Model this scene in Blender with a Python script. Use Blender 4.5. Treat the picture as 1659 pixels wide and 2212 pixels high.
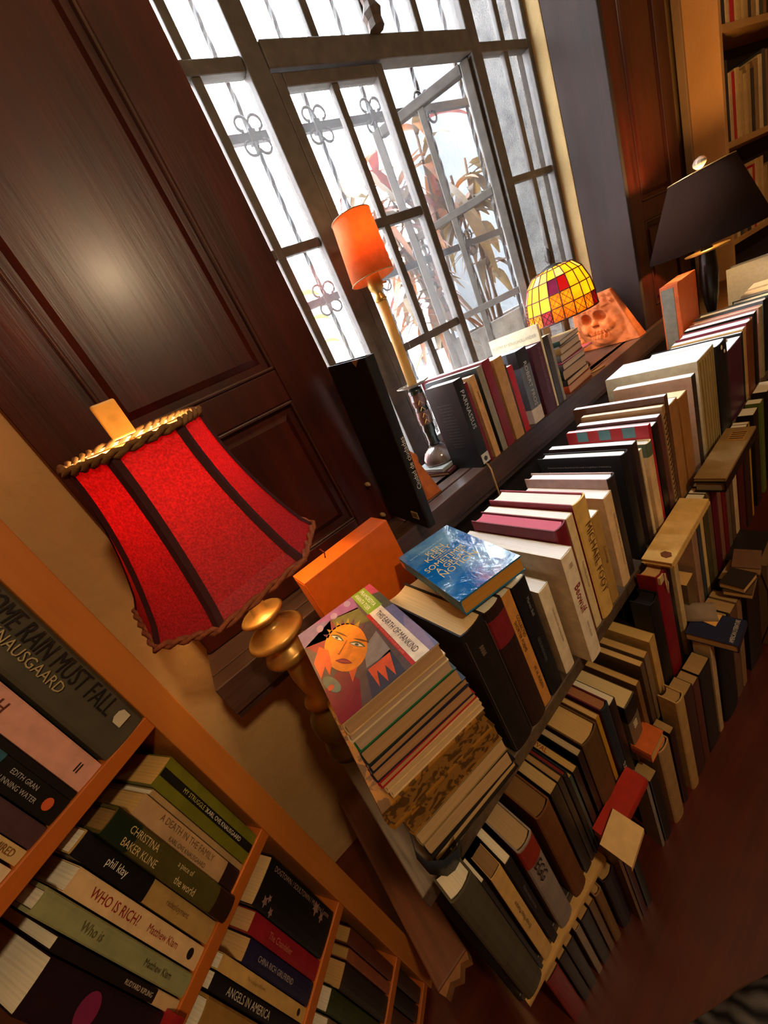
import bpy, bmesh, math, random
from mathutils import Vector, Matrix, Euler, noise
for o in list(bpy.data.objects): bpy.data.objects.remove(o)
SC = bpy.context.scene
COL = SC.collection
R_ = random.Random(7)
PI = math.pi
CAMZ = 1.10
# ---------------------------------------------------------------- camera
cd = bpy.data.cameras.new('camera'); cam = bpy.data.objects.new('camera', cd); COL.objects.link(cam)
cd.sensor_fit = 'HORIZONTAL'; cd.sensor_width = 36.0; cd.lens = 782.136 / 1659 * 36.0
cd.clip_start = 0.02; cd.clip_end = 100
_rx = Vector((0.74695565, -0.51693671, -0.4181312)); _dn = Vector((-0.54323383, -0.11190686, -0.83209006)); _fw = Vector((0.38334615, 0.84867738, -0.36440697))
_m = Matrix.Identity(4)
for i in range(3):
    _m[i][0] = _rx[i]; _m[i][1] = -_dn[i]; _m[i][2] = -_fw[i]
_m[2][3] = CAMZ
cam.matrix_world = _m
SC.camera = cam
# ---------------------------------------------------------------- exposure, sky, room light
SC.view_settings.view_transform = 'Standard'; SC.view_settings.look = 'None'
SC.view_settings.gamma = 1.0; SC.view_settings.use_curve_mapping = False
SC.view_settings.exposure = 0.0
try:
    SC.cycles.use_denoising = True
    SC.cycles.max_bounces = 8; SC.cycles.diffuse_bounces = 4; SC.cycles.glossy_bounces = 3
    SC.cycles.transmission_bounces = 5; SC.cycles.transparent_max_bounces = 10
    SC.cycles.sample_clamp_indirect = 6.0; SC.cycles.caustics_reflective = False; SC.cycles.caustics_refractive = False
except Exception: pass
SKY = 27.0
w = bpy.data.worlds.new('sky'); SC.world = w; w.use_nodes = True
_bg = w.node_tree.nodes['Background']; _bg.inputs[0].default_value = (0.86, 0.93, 1.0, 1); _bg.inputs[1].default_value = SKY
WARM = (1.0, 0.73, 0.43)
def lamp_light(name, loc, power, color=WARM, radius=0.05):
    l = bpy.data.lights.new(name, 'POINT'); l.energy = power; l.color = color; l.shadow_soft_size = radius
    o = bpy.data.objects.new(name, l); COL.objects.link(o); o.location = loc
    return o
lamp_light('ceiling_bulb', (0.31, -0.85, CAMZ + 0.90), 44, radius=0.06)
lamp_light('ceiling_bulb_far', (2.35, -0.9, CAMZ + 1.25), 10, radius=0.10)

# ---------------------------------------------------------------- helpers
def lin(h):
    if not isinstance(h, str): return tuple(h)
    c = [int(h[i:i+2], 16) / 255 for i in (0, 2, 4)]
    return tuple(x / 12.92 if x <= 0.04045 else ((x + 0.055) / 1.055) ** 2.4 for x in c)
_MC = {}
def newmat(name):
    m = bpy.data.materials.new(name); m.use_nodes = True
    return m, m.node_tree.nodes, m.node_tree.links, m.node_tree.nodes['Principled BSDF']
def mat(col, rough=0.5, var=0.12, scale=40.0, bump=0.0, metal=0.0, spec=0.4, coat=0.0):
    key = ('m', col, rough, var, scale, bump, metal, spec, coat)
    if key in _MC: return _MC[key]
    m, N, L, P = newmat('surface_' + str(len(_MC)))
    P.inputs['Roughness'].default_value = rough; P.inputs['Metallic'].default_value = metal
    P.inputs['Specular IOR Level'].default_value = spec
    if coat: P.inputs['Coat Weight'].default_value = coat; P.inputs['Coat Roughness'].default_value = 0.12
    c = lin(col)
    tc = N.new('ShaderNodeTexCoord'); nz = N.new('ShaderNodeTexNoise'); nz.inputs['Scale'].default_value = scale; nz.inputs['Detail'].default_value = 5
    L.new(tc.outputs['Object'], nz.inputs['Vector'])
    cr = N.new('ShaderNodeValToRGB'); L.new(nz.outputs['Fac'], cr.inputs['Fac'])
    cr.color_ramp.elements[0].position = 0.3; cr.color_ramp.elements[1].position = 0.7
    cr.color_ramp.elements[0].color = (*[max(0, x * (1 - var)) for x in c], 1); cr.color_ramp.elements[1].color = (*[min(1, x * (1 + var)) for x in c], 1)
    L.new(cr.outputs['Color'], P.inputs['Base Color'])
    if bump:
        b = N.new('ShaderNodeBump'); b.inputs['Strength'].default_value = bump; b.inputs['Distance'].default_value = 0.004
        L.new(nz.outputs['Fac'], b.inputs['Height']); L.new(b.outputs['Normal'], P.inputs['Normal'])
    _MC[key] = m
    return m
def print_mat(a, b_, scale, thr=.5):
    key = ('pr', a, b_, scale)
    if key in _MC: return _MC[key]
    m, N, L, P = newmat('printed_' + str(len(_MC))); P.inputs['Roughness'].default_value = .6
    tc = N.new('ShaderNodeTexCoord'); nz = N.new('ShaderNodeTexNoise'); nz.inputs['Scale'].default_value = scale; nz.inputs['Detail'].default_value = 2; nz.inputs['Distortion'].default_value = 1.6
    L.new(tc.outputs['Object'], nz.inputs['Vector']); cr = N.new('ShaderNodeValToRGB'); L.new(nz.outputs['Fac'], cr.inputs['Fac'])
    cr.color_ramp.elements[0].position = thr - .02; cr.color_ramp.elements[1].position = thr + .02
    cr.color_ramp.elements[0].color = (*lin(a), 1); cr.color_ramp.elements[1].color = (*lin(b_), 1); L.new(cr.outputs['Color'], P.inputs['Base Color'])
    _MC[key] = m
    return m
def page_mat(col, axis):
    key = ('p', col, axis)
    if key in _MC: return _MC[key]
    m, N, L, P = newmat('paper_edges_' + str(len(_MC))); P.inputs['Roughness'].default_value = 0.8; P.inputs['Specular IOR Level'].default_value = 0.15
    c = lin(col)
    tc = N.new('ShaderNodeTexCoord'); mp = N.new('ShaderNodeMapping'); L.new(tc.outputs['Object'], mp.inputs['Vector'])
    s = [6.0, 6.0, 6.0]; s[axis] = 700.0; mp.inputs['Scale'].default_value = s
    nz = N.new('ShaderNodeTexNoise'); nz.inputs['Scale'].default_value = 1.0; nz.inputs['Detail'].default_value = 3; L.new(mp.outputs['Vector'], nz.inputs['Vector'])
    cr = N.new('ShaderNodeValToRGB'); L.new(nz.outputs['Fac'], cr.inputs['Fac'])
    cr.color_ramp.elements[0].position = 0.32; cr.color_ramp.elements[1].position = 0.6
    cr.color_ramp.elements[0].color = (*[x * 0.84 for x in c], 1); cr.color_ramp.elements[1].color = (*c, 1)
    L.new(cr.outputs['Color'], P.inputs['Base Color'])
    b = N.new('ShaderNodeBump'); b.inputs['Strength'].default_value = 0.25; b.inputs['Distance'].default_value = 0.001
    L.new(nz.outputs['Fac'], b.inputs['Height']); L.new(b.outputs['Normal'], P.inputs['Normal'])
    _MC[key] = m
    return m
def wood_mat(a, b, axis=2, rough=0.35, bump=0.25, fine=60.0, coat=0.0, spec=0.5):
    key = ('w', a, b, axis, rough, bump, fine, coat, spec)
    if key in _MC: return _MC[key]
    m, N, L, P = newmat('wood_' + str(len(_MC))); P.inputs['Roughness'].default_value = rough; P.inputs['Specular IOR Level'].default_value = spec
    if coat: P.inputs['Coat Weight'].default_value = coat; P.inputs['Coat Roughness'].default_value = 0.2
    tc = N.new('ShaderNodeTexCoord'); mp = N.new('ShaderNodeMapping'); L.new(tc.outputs['Object'], mp.inputs['Vector'])
    s = [fine, fine, fine]; s[axis] = fine * 0.06; mp.inputs['Scale'].default_value = s
    nz = N.new('ShaderNodeTexNoise'); nz.inputs['Scale'].default_value = 1; nz.inputs['Detail'].default_value = 6; nz.inputs['Roughness'].default_value = 0.65
    L.new(mp.outputs['Vector'], nz.inputs['Vector'])
    n2 = N.new('ShaderNodeTexNoise'); n2.inputs['Scale'].default_value = 5; n2.inputs['Detail'].default_value = 4; L.new(tc.outputs['Object'], n2.inputs['Vector'])
    mx = N.new('ShaderNodeMath'); mx.operation = 'ADD'; L.new(nz.outputs['Fac'], mx.inputs[0]); L.new(n2.outputs['Fac'], mx.inputs[1])
    hf = N.new('ShaderNodeMath'); hf.operation = 'MULTIPLY'; hf.inputs[1].default_value = 0.5; L.new(mx.outputs[0], hf.inputs[0])
    cr = N.new('ShaderNodeValToRGB'); L.new(hf.outputs[0], cr.inputs['Fac'])
    cr.color_ramp.elements[0].position = 0.35; cr.color_ramp.elements[1].position = 0.65
    cr.color_ramp.elements[0].color = (*lin(a), 1); cr.color_ramp.elements[1].color = (*lin(b), 1)
    L.new(cr.outputs['Color'], P.inputs['Base Color'])
    bp = N.new('ShaderNodeBump'); bp.inputs['Strength'].default_value = bump; bp.inputs['Distance'].default_value = 0.002
    L.new(nz.outputs['Fac'], bp.inputs['Height']); L.new(bp.outputs['Normal'], P.inputs['Normal'])
    _MC[key] = m
    return m
def plaster_mat(a, b, scale=5.0, bump=0.3, rough=0.8):
    key = ('pl', a, b, scale, bump)
    if key in _MC: return _MC[key]
    m, N, L, P = newmat('plaster_' + str(len(_MC))); P.inputs['Roughness'].default_value = rough
    tc = N.new('ShaderNodeTexCoord'); nz = N.new('ShaderNodeTexNoise'); nz.inputs['Scale'].default_value = scale; nz.inputs['Detail'].default_value = 8
    L.new(tc.outputs['Object'], nz.inputs['Vector'])
    cr = N.new('ShaderNodeValToRGB'); L.new(nz.outputs['Fac'], cr.inputs['Fac']); cr.color_ramp.elements[0].position = 0.3; cr.color_ramp.elements[1].position = 0.7
    cr.color_ramp.elements[0].color = (*lin(a), 1); cr.color_ramp.elements[1].color = (*lin(b), 1); L.new(cr.outputs['Color'], P.inputs['Base Color'])
    n2 = N.new('ShaderNodeTexNoise'); n2.inputs['Scale'].default_value = scale * 8; n2.inputs['Detail'].default_value = 6; L.new(tc.outputs['Object'], n2.inputs['Vector'])
    bp = N.new('ShaderNodeBump'); bp.inputs['Strength'].default_value = bump; bp.inputs['Distance'].default_value = 0.01
    L.new(n2.outputs['Fac'], bp.inputs['Height']); L.new(bp.outputs['Normal'], P.inputs['Normal'])
    _MC[key] = m
    return m
def glow_mat(col, trans_w=0.6, rough=0.6, var=0.15, scale=300.0, emit=0.0):
    key = ('g', col, trans_w, scale, emit)
    if key in _MC: return _MC[key]
    m, N, L, P = newmat('lamp_shade_' + str(len(_MC)))
    out = N['Material Output']; c = lin(col)
    tc = N.new('ShaderNodeTexCoord'); nz = N.new('ShaderNodeTexNoise'); nz.inputs['Scale'].default_value = scale; nz.inputs['Detail'].default_value = 3; L.new(tc.outputs['Object'], nz.inputs['Vector'])
    cr = N.new('ShaderNodeValToRGB'); L.new(nz.outputs['Fac'], cr.inputs['Fac']); cr.color_ramp.elements[0].position = 0.35; cr.color_ramp.elements[1].position = 0.65
    cr.color_ramp.elements[0].color = (*[x * (1 - var) for x in c], 1); cr.color_ramp.elements[1].color = (*[min(1, x * (1 + var)) for x in c], 1)
    L.new(cr.outputs['Color'], P.inputs['Base Color']); P.inputs['Roughness'].default_value = rough
    t = N.new('ShaderNodeBsdfTranslucent'); L.new(cr.outputs['Color'], t.inputs['Color'])
    mx = N.new('ShaderNodeMixShader'); mx.inputs[0].default_value = trans_w
    L.new(P.outputs[0], mx.inputs[1]); L.new(t.outputs[0], mx.inputs[2]); L.new(mx.outputs[0], out.inputs['Surface'])
    _MC[key] = m
    return m
def glass_mat():
    if 'glass' in _MC: return _MC['glass']
    m, N, L, P = newmat('window_glass'); out = N['Material Output']
    tr = N.new('ShaderNodeBsdfTransparent'); tr.inputs[0].default_value = (0.96, 0.97, 0.97, 1)
    gl = N.new('ShaderNodeBsdfGlossy'); gl.inputs['Roughness'].default_value = 0.03
    df = N.new('ShaderNodeBsdfTranslucent'); df.inputs[0].default_value = (0.9, 0.92, 0.95, 1)
    m1 = N.new('ShaderNodeMixShader'); m1.inputs[0].default_value = 0.06; L.new(tr.outputs[0], m1.inputs[1]); L.new(gl.outputs[0], m1.inputs[2])
    m2 = N.new('ShaderNodeMixShader'); m2.inputs[0].default_value = 0.018; L.new(m1.outputs[0], m2.inputs[1]); L.new(df.outputs[0], m2.inputs[2])
    L.new(m2.outputs[0], out.inputs['Surface']); _MC['glass'] = m
    return m

class MB:
    def __init__(s): s.v = []; s.f = []; s.mi = []; s.cur = 0; s.sm = []; s.smooth = False
    def add(s, vs, fs):
        b = len(s.v); s.v += [tuple(x) for x in vs]
        for f in fs: s.f.append([b + i for i in f]); s.mi.append(s.cur); s.sm.append(s.smooth)
        return s
    def box(s, x0, x1, y0, y1, z0, z1, M=None):
        vs = [Vector((x, y, z)) for z in (z0, z1) for y in (y0, y1) for x in (x0, x1)]
        if M is not None: vs = [M @ v for v in vs]
        return s.add(vs, [(0, 2, 3, 1), (4, 5, 7, 6), (0, 1, 5, 4), (2, 6, 7, 3), (0, 4, 6, 2), (1, 3, 7, 5)])
    def prism(s, poly, z0, z1, M=None):
        n = len(poly); vs = [Vector((p[0], p[1], z0)) for p in poly] + [Vector((p[0], p[1], z1)) for p in poly]
        if M is not None: vs = [M @ v for v in vs]
        return s.add(vs, [list(range(n))[::-1], list(range(n, 2 * n))] + [(i, (i + 1) % n, n + (i + 1) % n, n + i) for i in range(n)])
    def strip(s, outer, inner, z0, z1):
        n = len(outer); vs = [Vector((p[0], p[1], z)) for z in (z0, z1) for p in outer + inner]
        o = 2 * n; fs = []
        for i in range(n - 1):
            fs += [(i, i + 1, o + i + 1, o + i), (n + i + 1, n + i, o + n + i, o + n + i + 1), (i + 1, i, n + i, n + i + 1), (o + i, o + i + 1, o + n + i + 1, o + n + i)]
        fs += [(0, o, o + n, n), (n - 1, 2 * n - 1, o + 2 * n - 1, o + n - 1)]
        return s.add(vs, fs)
    def lathe(s, prof, n=24, c=(0, 0), cap=True, M=None):
        vs = []
        for r, z in prof:
            for k in range(n):
                a = 2 * PI * k / n; vs.append(Vector((c[0] + r * math.cos(a), c[1] + r * math.sin(a), z)))
        fs = []
        for j in range(len(prof) - 1):
            for k in range(n):
                k2 = (k + 1) % n; fs.append((j * n + k, j * n + k2, (j + 1) * n + k2, (j + 1) * n + k))
        if cap: fs.append(list(range(n))[::-1]); fs.append([(len(prof) - 1) * n + k for k in range(n)])
        if M is not None: vs = [M @ v for v in vs]
        return s.add(vs, fs)
    def tube(s, pts, r, n=8, closed=False):
        P = [Vector(p) for p in pts]; m = len(P); vs = []; rr = r if isinstance(r, (list, tuple)) else [r] * m
        up = Vector((0, 0, 1))
        for i, p in enumerate(P):
            t = (P[(i + 1) % m] - P[i - 1]) if closed else (P[min(i + 1, m - 1)] - P[max(i - 1, 0)])
            if t.length < 1e-9: t = Vector((0, 0, 1))
            t.normalize(); a = t.cross(up)
            if a.length < 0.05: a = t.cross(Vector((0, 1, 0)))
            a.normalize(); b = t.cross(a)
            for k in range(n):
                g = 2 * PI * k / n; vs.append(p + (a * math.cos(g) + b * math.sin(g)) * rr[i])
        fs = []; q = m if closed else m - 1
        for j in range(q):
            j2 = (j + 1) % m
            for k in range(n): k2 = (k + 1) % n; fs.append((j * n + k, j * n + k2, j2 * n + k2, j2 * n + k))
        if not closed: fs.append(list(range(n))[::-1]); fs.append([(m - 1) * n + k for k in range(n)])
        return s.add(vs, fs)
    def build(s, name, mats, parent=None, bevel=0.0, loc=None, M=None):
        me = bpy.data.meshes.new(name); me.from_pydata(s.v, [], s.f)
        for mm in (mats if isinstance(mats, (list, tuple)) else [mats]): me.materials.append(mm)
        me.polygons.foreach_set('material_index', s.mi); me.polygons.foreach_set('use_smooth', s.sm); me.update()
        o = bpy.data.objects.new(name, me); COL.objects.link(o)
        if parent is not None: o.parent = parent
        if loc is not None: o.location = loc
        if M is not None: o.matrix_local = M
        if bevel:
            b = o.modifiers.new('soft_edges', 'BEVEL'); b.width = bevel; b.segments = 2; b.limit_method = 'ANGLE'
        return o
def tag(o, label, cat, group=None):
    o['label'] = label; o['category'] = cat
    if group: o['group'] = group
    return o
def thing(name, label, cat, loc=(0, 0, 0), rot=(0, 0, 0), group=None):
    o = bpy.data.objects.new(name, None); COL.objects.link(o); o.location = loc; o.rotation_euler = rot; o.empty_display_size = 0.02
    return tag(o, label, cat, group)
def struct(mb, name, m, bevel=0.0):
    o = mb.build(name, m, bevel=bevel); o['kind'] = 'structure'
    return o
_FC = {}
def text_mesh(txt):
    if txt in _FC: return _FC[txt]
    c = bpy.data.curves.new('t', 'FONT'); c.body = txt; c.size = 1.0; c.resolution_u = 2
    o = bpy.data.objects.new('t', c); COL.objects.link(o)
    dg = bpy.context.evaluated_depsgraph_get(); me = bpy.data.meshes.new_from_object(o.evaluated_get(dg))
    vs = [v.co.copy() for v in me.vertices]; fs = [list(p.vertices) for p in me.polygons]
    bpy.data.objects.remove(o); bpy.data.curves.remove(c); bpy.data.meshes.remove(me)
    xs = [v.x for v in vs] or [0]; ys = [v.y for v in vs] or [0]
    _FC[txt] = (vs, fs, min(xs), max(xs), min(ys), max(ys))
    return _FC[txt]
def lettering(txt, col, M, length=None, height=None, parent=None, name='lettering'):
    """flat letters in the local XY plane of M, centred; length along x, height along y"""
    vs, fs, x0, x1, y0, y1 = text_mesh(txt)
    sx = sy = 1.0
    if height: sy = height / max(y1 - y0, 1e-6); sx = sy
    if length and (x1 - x0) * sx > length or (length and not height): sx = length / max(x1 - x0, 1e-6)
    if not height: sy = sx
    cx, cy = (x0 + x1) / 2, (y0 + y1) / 2
    mb = MB(); mb.add([M @ Vector(((v.x - cx) * sx, (v.y - cy) * sy, 0)) for v in vs], fs)
    return mb.build(name, mat(col, 0.6, 0.05), parent)
def basis(ex, ey, o):
    ex = Vector(ex); ey = Vector(ey); ez = ex.cross(ey)
    M = Matrix.Identity(4)
    for i in range(3): M[i][0] = ex[i]; M[i][1] = ey[i]; M[i][2] = ez[i]; M[i][3] = o[i]
    return M

# ---------------------------------------------------------------- books
def spine_arc(t, b, n=7):
    return [(t / 2 - t / 2 * math.cos(PI * k / (n - 1)), -b * math.sin(PI * k / (n - 1))) for k in range(n)]
def book(xl, y, z, t, d, h, col, pg, kind, label, o, yaw=0.0, group=None, tilt=0.0, cat='book'):
    root = thing('book', label, cat, (xl, y, z), (tilt, 0, yaw), group)
    hard = kind == 'h'
    c = min(0.0026, t * 0.2) if hard else 0.0007
    bulge = min(0.005, t * 0.16) if hard else min(0.0016, t * 0.05)
    arc = spine_arc(t, bulge)
    outer = [(0, d)] + arc + [(t, d)]
    inner = [(c, d)] + [(min(max(x, c), t - c), yy + c) for x, yy in arc] + [(t - c, d)]
    cv = MB(); cv.strip(outer, inner, 0, h)
    mats = [mat(col, 0.42 if not hard else 0.55, 0.14, 60)]
    if 'side' in o or 'board' in o:
        mats.append(mat(o.get('side') or o.get('board'), 0.5, 0.12, 60))
        ns = len(outer) - 1; cv.mi = [1 if k < 4 or 4 * (ns - 1) <= k < 4 * ns else 0 for k in range(len(cv.f))]
    cv.build('cover', mats, root)
    e = 0.003 if hard else 0.0006
    if hard: e = min(e, h * 0.03)
    d2 = d - (0.004 if hard else 0.0004)
    px0, px1 = c + 0.0003, t - c - 0.0003
    if px1 > px0 + 0.0008:
        cc = min(0.004, t * 0.12)
        poly = [(px0, c + 0.0008)] + [(px0 + (px1 - px0) * k / 4, c + 0.0008 - (bulge * 0.7 if hard else 0) * math.sin(PI * k / 4)) for k in (1, 2, 3)] + [(px1, c + 0.0008)]
        if hard: poly += [(px1 - (px1 - px0) * k / 6, d2 - cc * math.sin(PI * k / 6)) for k in range(7)]
        else: poly += [(px1, d2), (px0, d2)]
        pb = MB(); pb.prism(poly, e, h - e); pb.build('page_block', page_mat(pg, 0), root)
    for bd in o.get('band', []):
        z0, z1, bc = bd
        ou = [(x, yy - 0.0004) for x, yy in arc]; inn = [(x, yy + 0.0002) for x, yy in arc]
        ou = [(-0.0003, min(0.03, d * 0.5))] + [(-0.0003, 0)] + ou[1:-1] + [(t + 0.0003, 0), (t + 0.0003, min(0.03, d * 0.5))]
        inn = [(0.0002, min(0.03, d * 0.5)), (0.0002, 0)] + inn[1:-1] + [(t - 0.0002, 0), (t - 0.0002, min(0.03, d * 0.5))]
        m_ = MB(); m_.strip(ou, inn, z0 * h, z1 * h); m_.build('spine_band', mat(bc, 0.5, 0.1, 60), root)
    ys = -bulge - 0.0009
    for tx in o.get('text', []):
        s, zc, size, tc = tx[:4]; off = tx[4] if len(tx) > 4 else 0.0; up = len(tx) > 5 and tx[5] == 'up'
        ex = (0, 0, 1) if up else (0, 0, -1); ey = (-1, 0, 0) if up else (1, 0, 0)
        room = tx[6] if len(tx) > 6 else 2 * min(zc, 1 - zc) * h * 0.96
        u = (t / 2 + off) / t
        yy = -bulge * math.sin(PI * min(max(u, 0.02), 0.98)) - 0.0014 - (0.0012 if hard else 0)
        lettering(s, tc, basis(ex, ey, (t / 2 + off, yy, zc * h)), room, size * 0.8, root)
    if 'stripe' in o:
        m_ = MB(); m_.box(t * .36, t * .64, ys + 0.0002, 0.0, 0.001, h - 0.001); m_.build('spine_band', mat(o['stripe'], .5), root)
    if 'badge' in o:
        m_ = MB(); m_.lathe([(t * .24, 0), (t * .24, 0.0006)], 14, M=basis((1, 0, 0), (0, 0, 1), (t / 2, ys + 0.0004, h * .09))); m_.build('badge', mat(o['badge'], .5), root)
    if 'disc' in o:
        m_ = MB(); m_.lathe([(0.011, 0), (0.011, 0.0006)], 24, M=basis((1, 0, 0), (0, 0, 1), (t / 2, ys + 0.0004, h * .62))); m_.build('cover_disc', mat(o['disc'], .5), root)
    if 'emb' in o:
        m_ = MB(); m_.prism([(-.007, -.006), (.007, -.006), (.007, .004), (.003, .007), (-.003, .007), (-.007, .004)], 0, .0006, M=basis((1, 0, 0), (0, 0, 1), (t * .68, ys - 0.0006, h * .085)))
        m_.build('badge', mat('c8bda0', .5), root)
    if 'bars' in o:
        for k in range(4):
            m_ = MB(); m_.box(t * .35, t * .5, ys - .0012, 0, h * (.80 + .018 * k), h * (.805 + .018 * k)); m_.build('spine_mark', mat('5a4a40', .5), root)
        for x_ in (.06, .94):
            m_ = MB(); m_.box(t * x_ - .0006, t * x_ + .0006, ys * .4 - .0014, 0, h * .02, h * .95); m_.build('ruled_line', mat('4a423c', .5), root)
    if 'emblem' in o:
        for k in range(3):
            m_ = MB(); m_.box(t * .3, t * .32 + .012, ys - .0004, 0, h * (.55 + .04 * k), h * (.55 + .04 * k) + .003); m_.build('emblem_bar', mat('b8ab8c', .5), root)
    if 'spots' in o:
        for (a, b_, r) in ((.2, .965, .006), (.45, .9, .005), (.75, .975, .005)):
            m_ = MB(); m_.lathe([(r, 0), (r * .8, .0008)], 9, M=basis((1, 0, 0), (0, 0, 1), (t * a, ys - .0002 - bulge * .2, h * b_))); m_.build('worn_spot', mat('e2dccb', .8), root)
    if 'clasp' in o:
        m_ = MB(); m_.tube([(t * .5, ys - .001, h * .98), (t * .42, ys - .002, h * .9), (t * .5, ys - .002, h * .82), (t * .6, ys - .002, h * .9), (t * .5, ys - .001, h * .96)], .0016, 6)
        m_.build('bookmark_ribbon', mat('d8b78a', .6), root)
        m_ = MB(); m_.box(t * .05, t * .4, ys - .0006, 0, h * .94, h * .995); m_.build('spine_band', mat('cfae7a', .6), root)
    if 'ridges' in o:
        for k in range(6):
            x0 = t * (.1 + .15 * k); m_ = MB(); m_.tube([(x0, ys + .001, h * .03), (x0 + .002 * (k % 2), ys + .0004, h * .3), (x0, ys + .0008, h * .6), (x0, ys + .001, h * .97)], .0022, 6); m_.smooth = True
            m_.build('spine_ridge', mat('8a7344', .7), root)
    if 'rope' in o:
        for k in range(18):
            zc = h * (.06 + .05 * k); m_ = MB(); m_.box(0, t, ys - .0004, 0, -.0016, .0016, M=Matrix.Translation((0, 0, zc)) @ Matrix.Translation((t / 2, 0, 0)) @ Matrix.Rotation(-.6, 4, 'Y') @ Matrix.Translation((-t / 2, 0, 0)))
            m_.build('spine_stripe', mat('4a3018', .6), root)
    if 'checks' in o:
        for k in range(7):
            m_ = MB(); m_.box(-.0005, .0003, d * k / 7, d * (k + 1) / 7, h * .90, h - .001); m_.build('cover_check', mat('b4303a' if k % 2 == 0 else '5f8e98', .5), root)
    if o.get('blurb') == 1:
        for k, s in enumerate(('Finney has turned to Beowulf and the result is magnificent, breathtaking', 'Finney has created something unquestionable and great that is timeless')):
            lettering(s, 'c4c6c6', basis((0, -1, 0), (0, 0, 1), (-.0006, d / 2, h * (.91 - .05 * k))), d * .8, .004, root)
    if o.get('blurb') == 2:
        for k in range(15):
            lettering('parnassus is a wide gathering of verse and praise'[k % 5:44 - (k * 7) % 11], '6a6c6c', basis((0, -1, 0), (0, 0, 1), (-.0006, d * .52, h * (.78 - .036 * k))), d * .6, .0028, root)
    if 'sticker' in o:
        m_ = MB(); m_.box(-.0006, .0002, .022, .044, .018, .036); m_.build('price_sticker', mat('c8b890', .6), root)
        for k in range(7):
            m_ = MB(); m_.box(-.0010, 0, .025 + k * .0026, .0262 + k * .0026, .021, .033); m_.build('bar_line', mat('4a4436', .6), root)
        m_ = MB(); m_.prism([(.018, 0), (.045, 0), (.036, -.012), (.026, -.004)], 0, .0006, M=basis((0, 1, 0), (0, 0, 1), (-.0006, 0, h))); m_.build('torn_patch', mat('b8a888', .8), root)
    if 'tag' in o:
        m_ = MB(); m_.box(t * .12, t * .95, ys - .0003, 0, h * .03, h * .14); m_.build('spine_band', mat('d0d2d4', .5), root)
        m_ = MB(); m_.lathe([(t * .2, 0), (t * .2, .0005)], 10, M=basis((1, 0, 0), (0, 0, 1), (t * .5, ys - .0004, h * .08))); m_.build('badge', mat('3a3a3c', .5), root)
    if 'covertext' in o:
        lettering(o['covertext'], o.get('ctc', 'd8a8a4'), basis((0, -1, 0), (0, 0, 1), (-.0006, d * .5, h * .88)), d * .9, .013, root)
    if 'toptext' in o:
        lettering('RIVAL', '9a3a24', basis((0, -1, 0), (1, 0, 0), (t * .5, d * .4, h + .0004)), d * .35, t * .6, root)
    if 'text_cover' in o:
        for k, (s, zz) in enumerate((('This translation', .86), ('by SEAMUS HEANEY', .82), ('NATIONAL BESTSELLER', .74))):
            lettering(s, '8a7c68', basis((0, -1, 0), (0, 0, 1), (-.0006, d * .72, h * zz)), d * .4, .005, root)
    if 'blossom' in o:
        for (a, b_, r) in ((.2, .9, .006), (.1, .8, .005), (.78, .28, .008), (.7, .18, .006), (.3, .86, .004)):
            m_ = MB(); m_.prism([(r * (1 if q % 2 else .5) * math.cos(q * PI / 5), r * (1 if q % 2 else .5) * math.sin(q * PI / 5)) for q in range(10)], 0, .0005, M=basis((1, 0, 0), (0, 0, 1), (t * a, ys + .0004, h * b_)))
            m_.build('blossom_print', mat('8a6a60', .6), root)
    return root

def flat_book(cx, cy, z, lx, ly, t, col, pg, label, spine='-x', yaw=0.0, hard=False, group=None, text=None, tcol='e0d8c8', ths=None, tilt=(0, 0), back=None, cat='book', name='book'):
    """a book lying down; lx, ly its footprint, spine on the named side"""
    root = thing(name, label, cat, (cx, cy, z), (tilt[0], tilt[1], yaw), group)
    c = min(.003, t * .2) if hard else min(.0015, t * .2); e = .003 if hard else .0012
    X, Y = lx / 2, ly / 2
    along_x = spine[1] == 'x'
    D, Wd = (lx, ly) if along_x else (ly, lx)      # depth away from spine, width along spine
    outer = [(D / 2, 0), (-D / 2 + t * .06, 0), (-D / 2, t * .3), (-D / 2, t * .7), (-D / 2 + t * .06, t), (D / 2, t)]
    inner = [(D / 2, c), (-D / 2 + t * .06 + c, c), (-D / 2 + c, t * .3), (-D / 2 + c, t * .7), (-D / 2 + t * .06 + c, t - c), (D / 2, t - c)]
    B = {'-x': basis((1, 0, 0), (0, 0, 1), (0, 0, 0)), '+x': basis((-1, 0, 0), (0, 0, 1), (0, 0, 0)), '-y': basis((0, 1, 0), (0, 0, 1), (0, 0, 0)), '+y': basis((0, -1, 0), (0, 0, 1), (0, 0, 0))}[spine]
    cv = MB(); cv.strip(outer, inner, -Wd / 2, Wd / 2); cv.v = [tuple(B @ Vector(v)) for v in cv.v]
    cv.build('cover', mat(col, .4, .12, 60), root)
    pb = MB(); pb.box(-D / 2 + c + .0006, D / 2 - e, c + .0002, t - c - .0002, -Wd / 2 + e, Wd / 2 - e); pb.v = [tuple(B @ Vector(v)) for v in pb.v]
    pb.build('page_block', page_mat(pg, 2), root)
    if text:
        # words on the spine
        M = B @ basis((0, 0, 1) if spine in ('-y', '+x') else (0, 0, -1), (0, 1, 0), (-D / 2 - .0009, t / 2, 0))
        if spine in ('-x',): M = basis((0, -1, 0), (0, 0, 1), (-X - .0009, 0, t / 2))
        if spine == '-y': M = basis((1, 0, 0), (0, 0, 1), (0, -Y - .0009, t / 2))
        lettering(text, tcol, M, Wd * .7, ths or t * .5, root)
    return root
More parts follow.
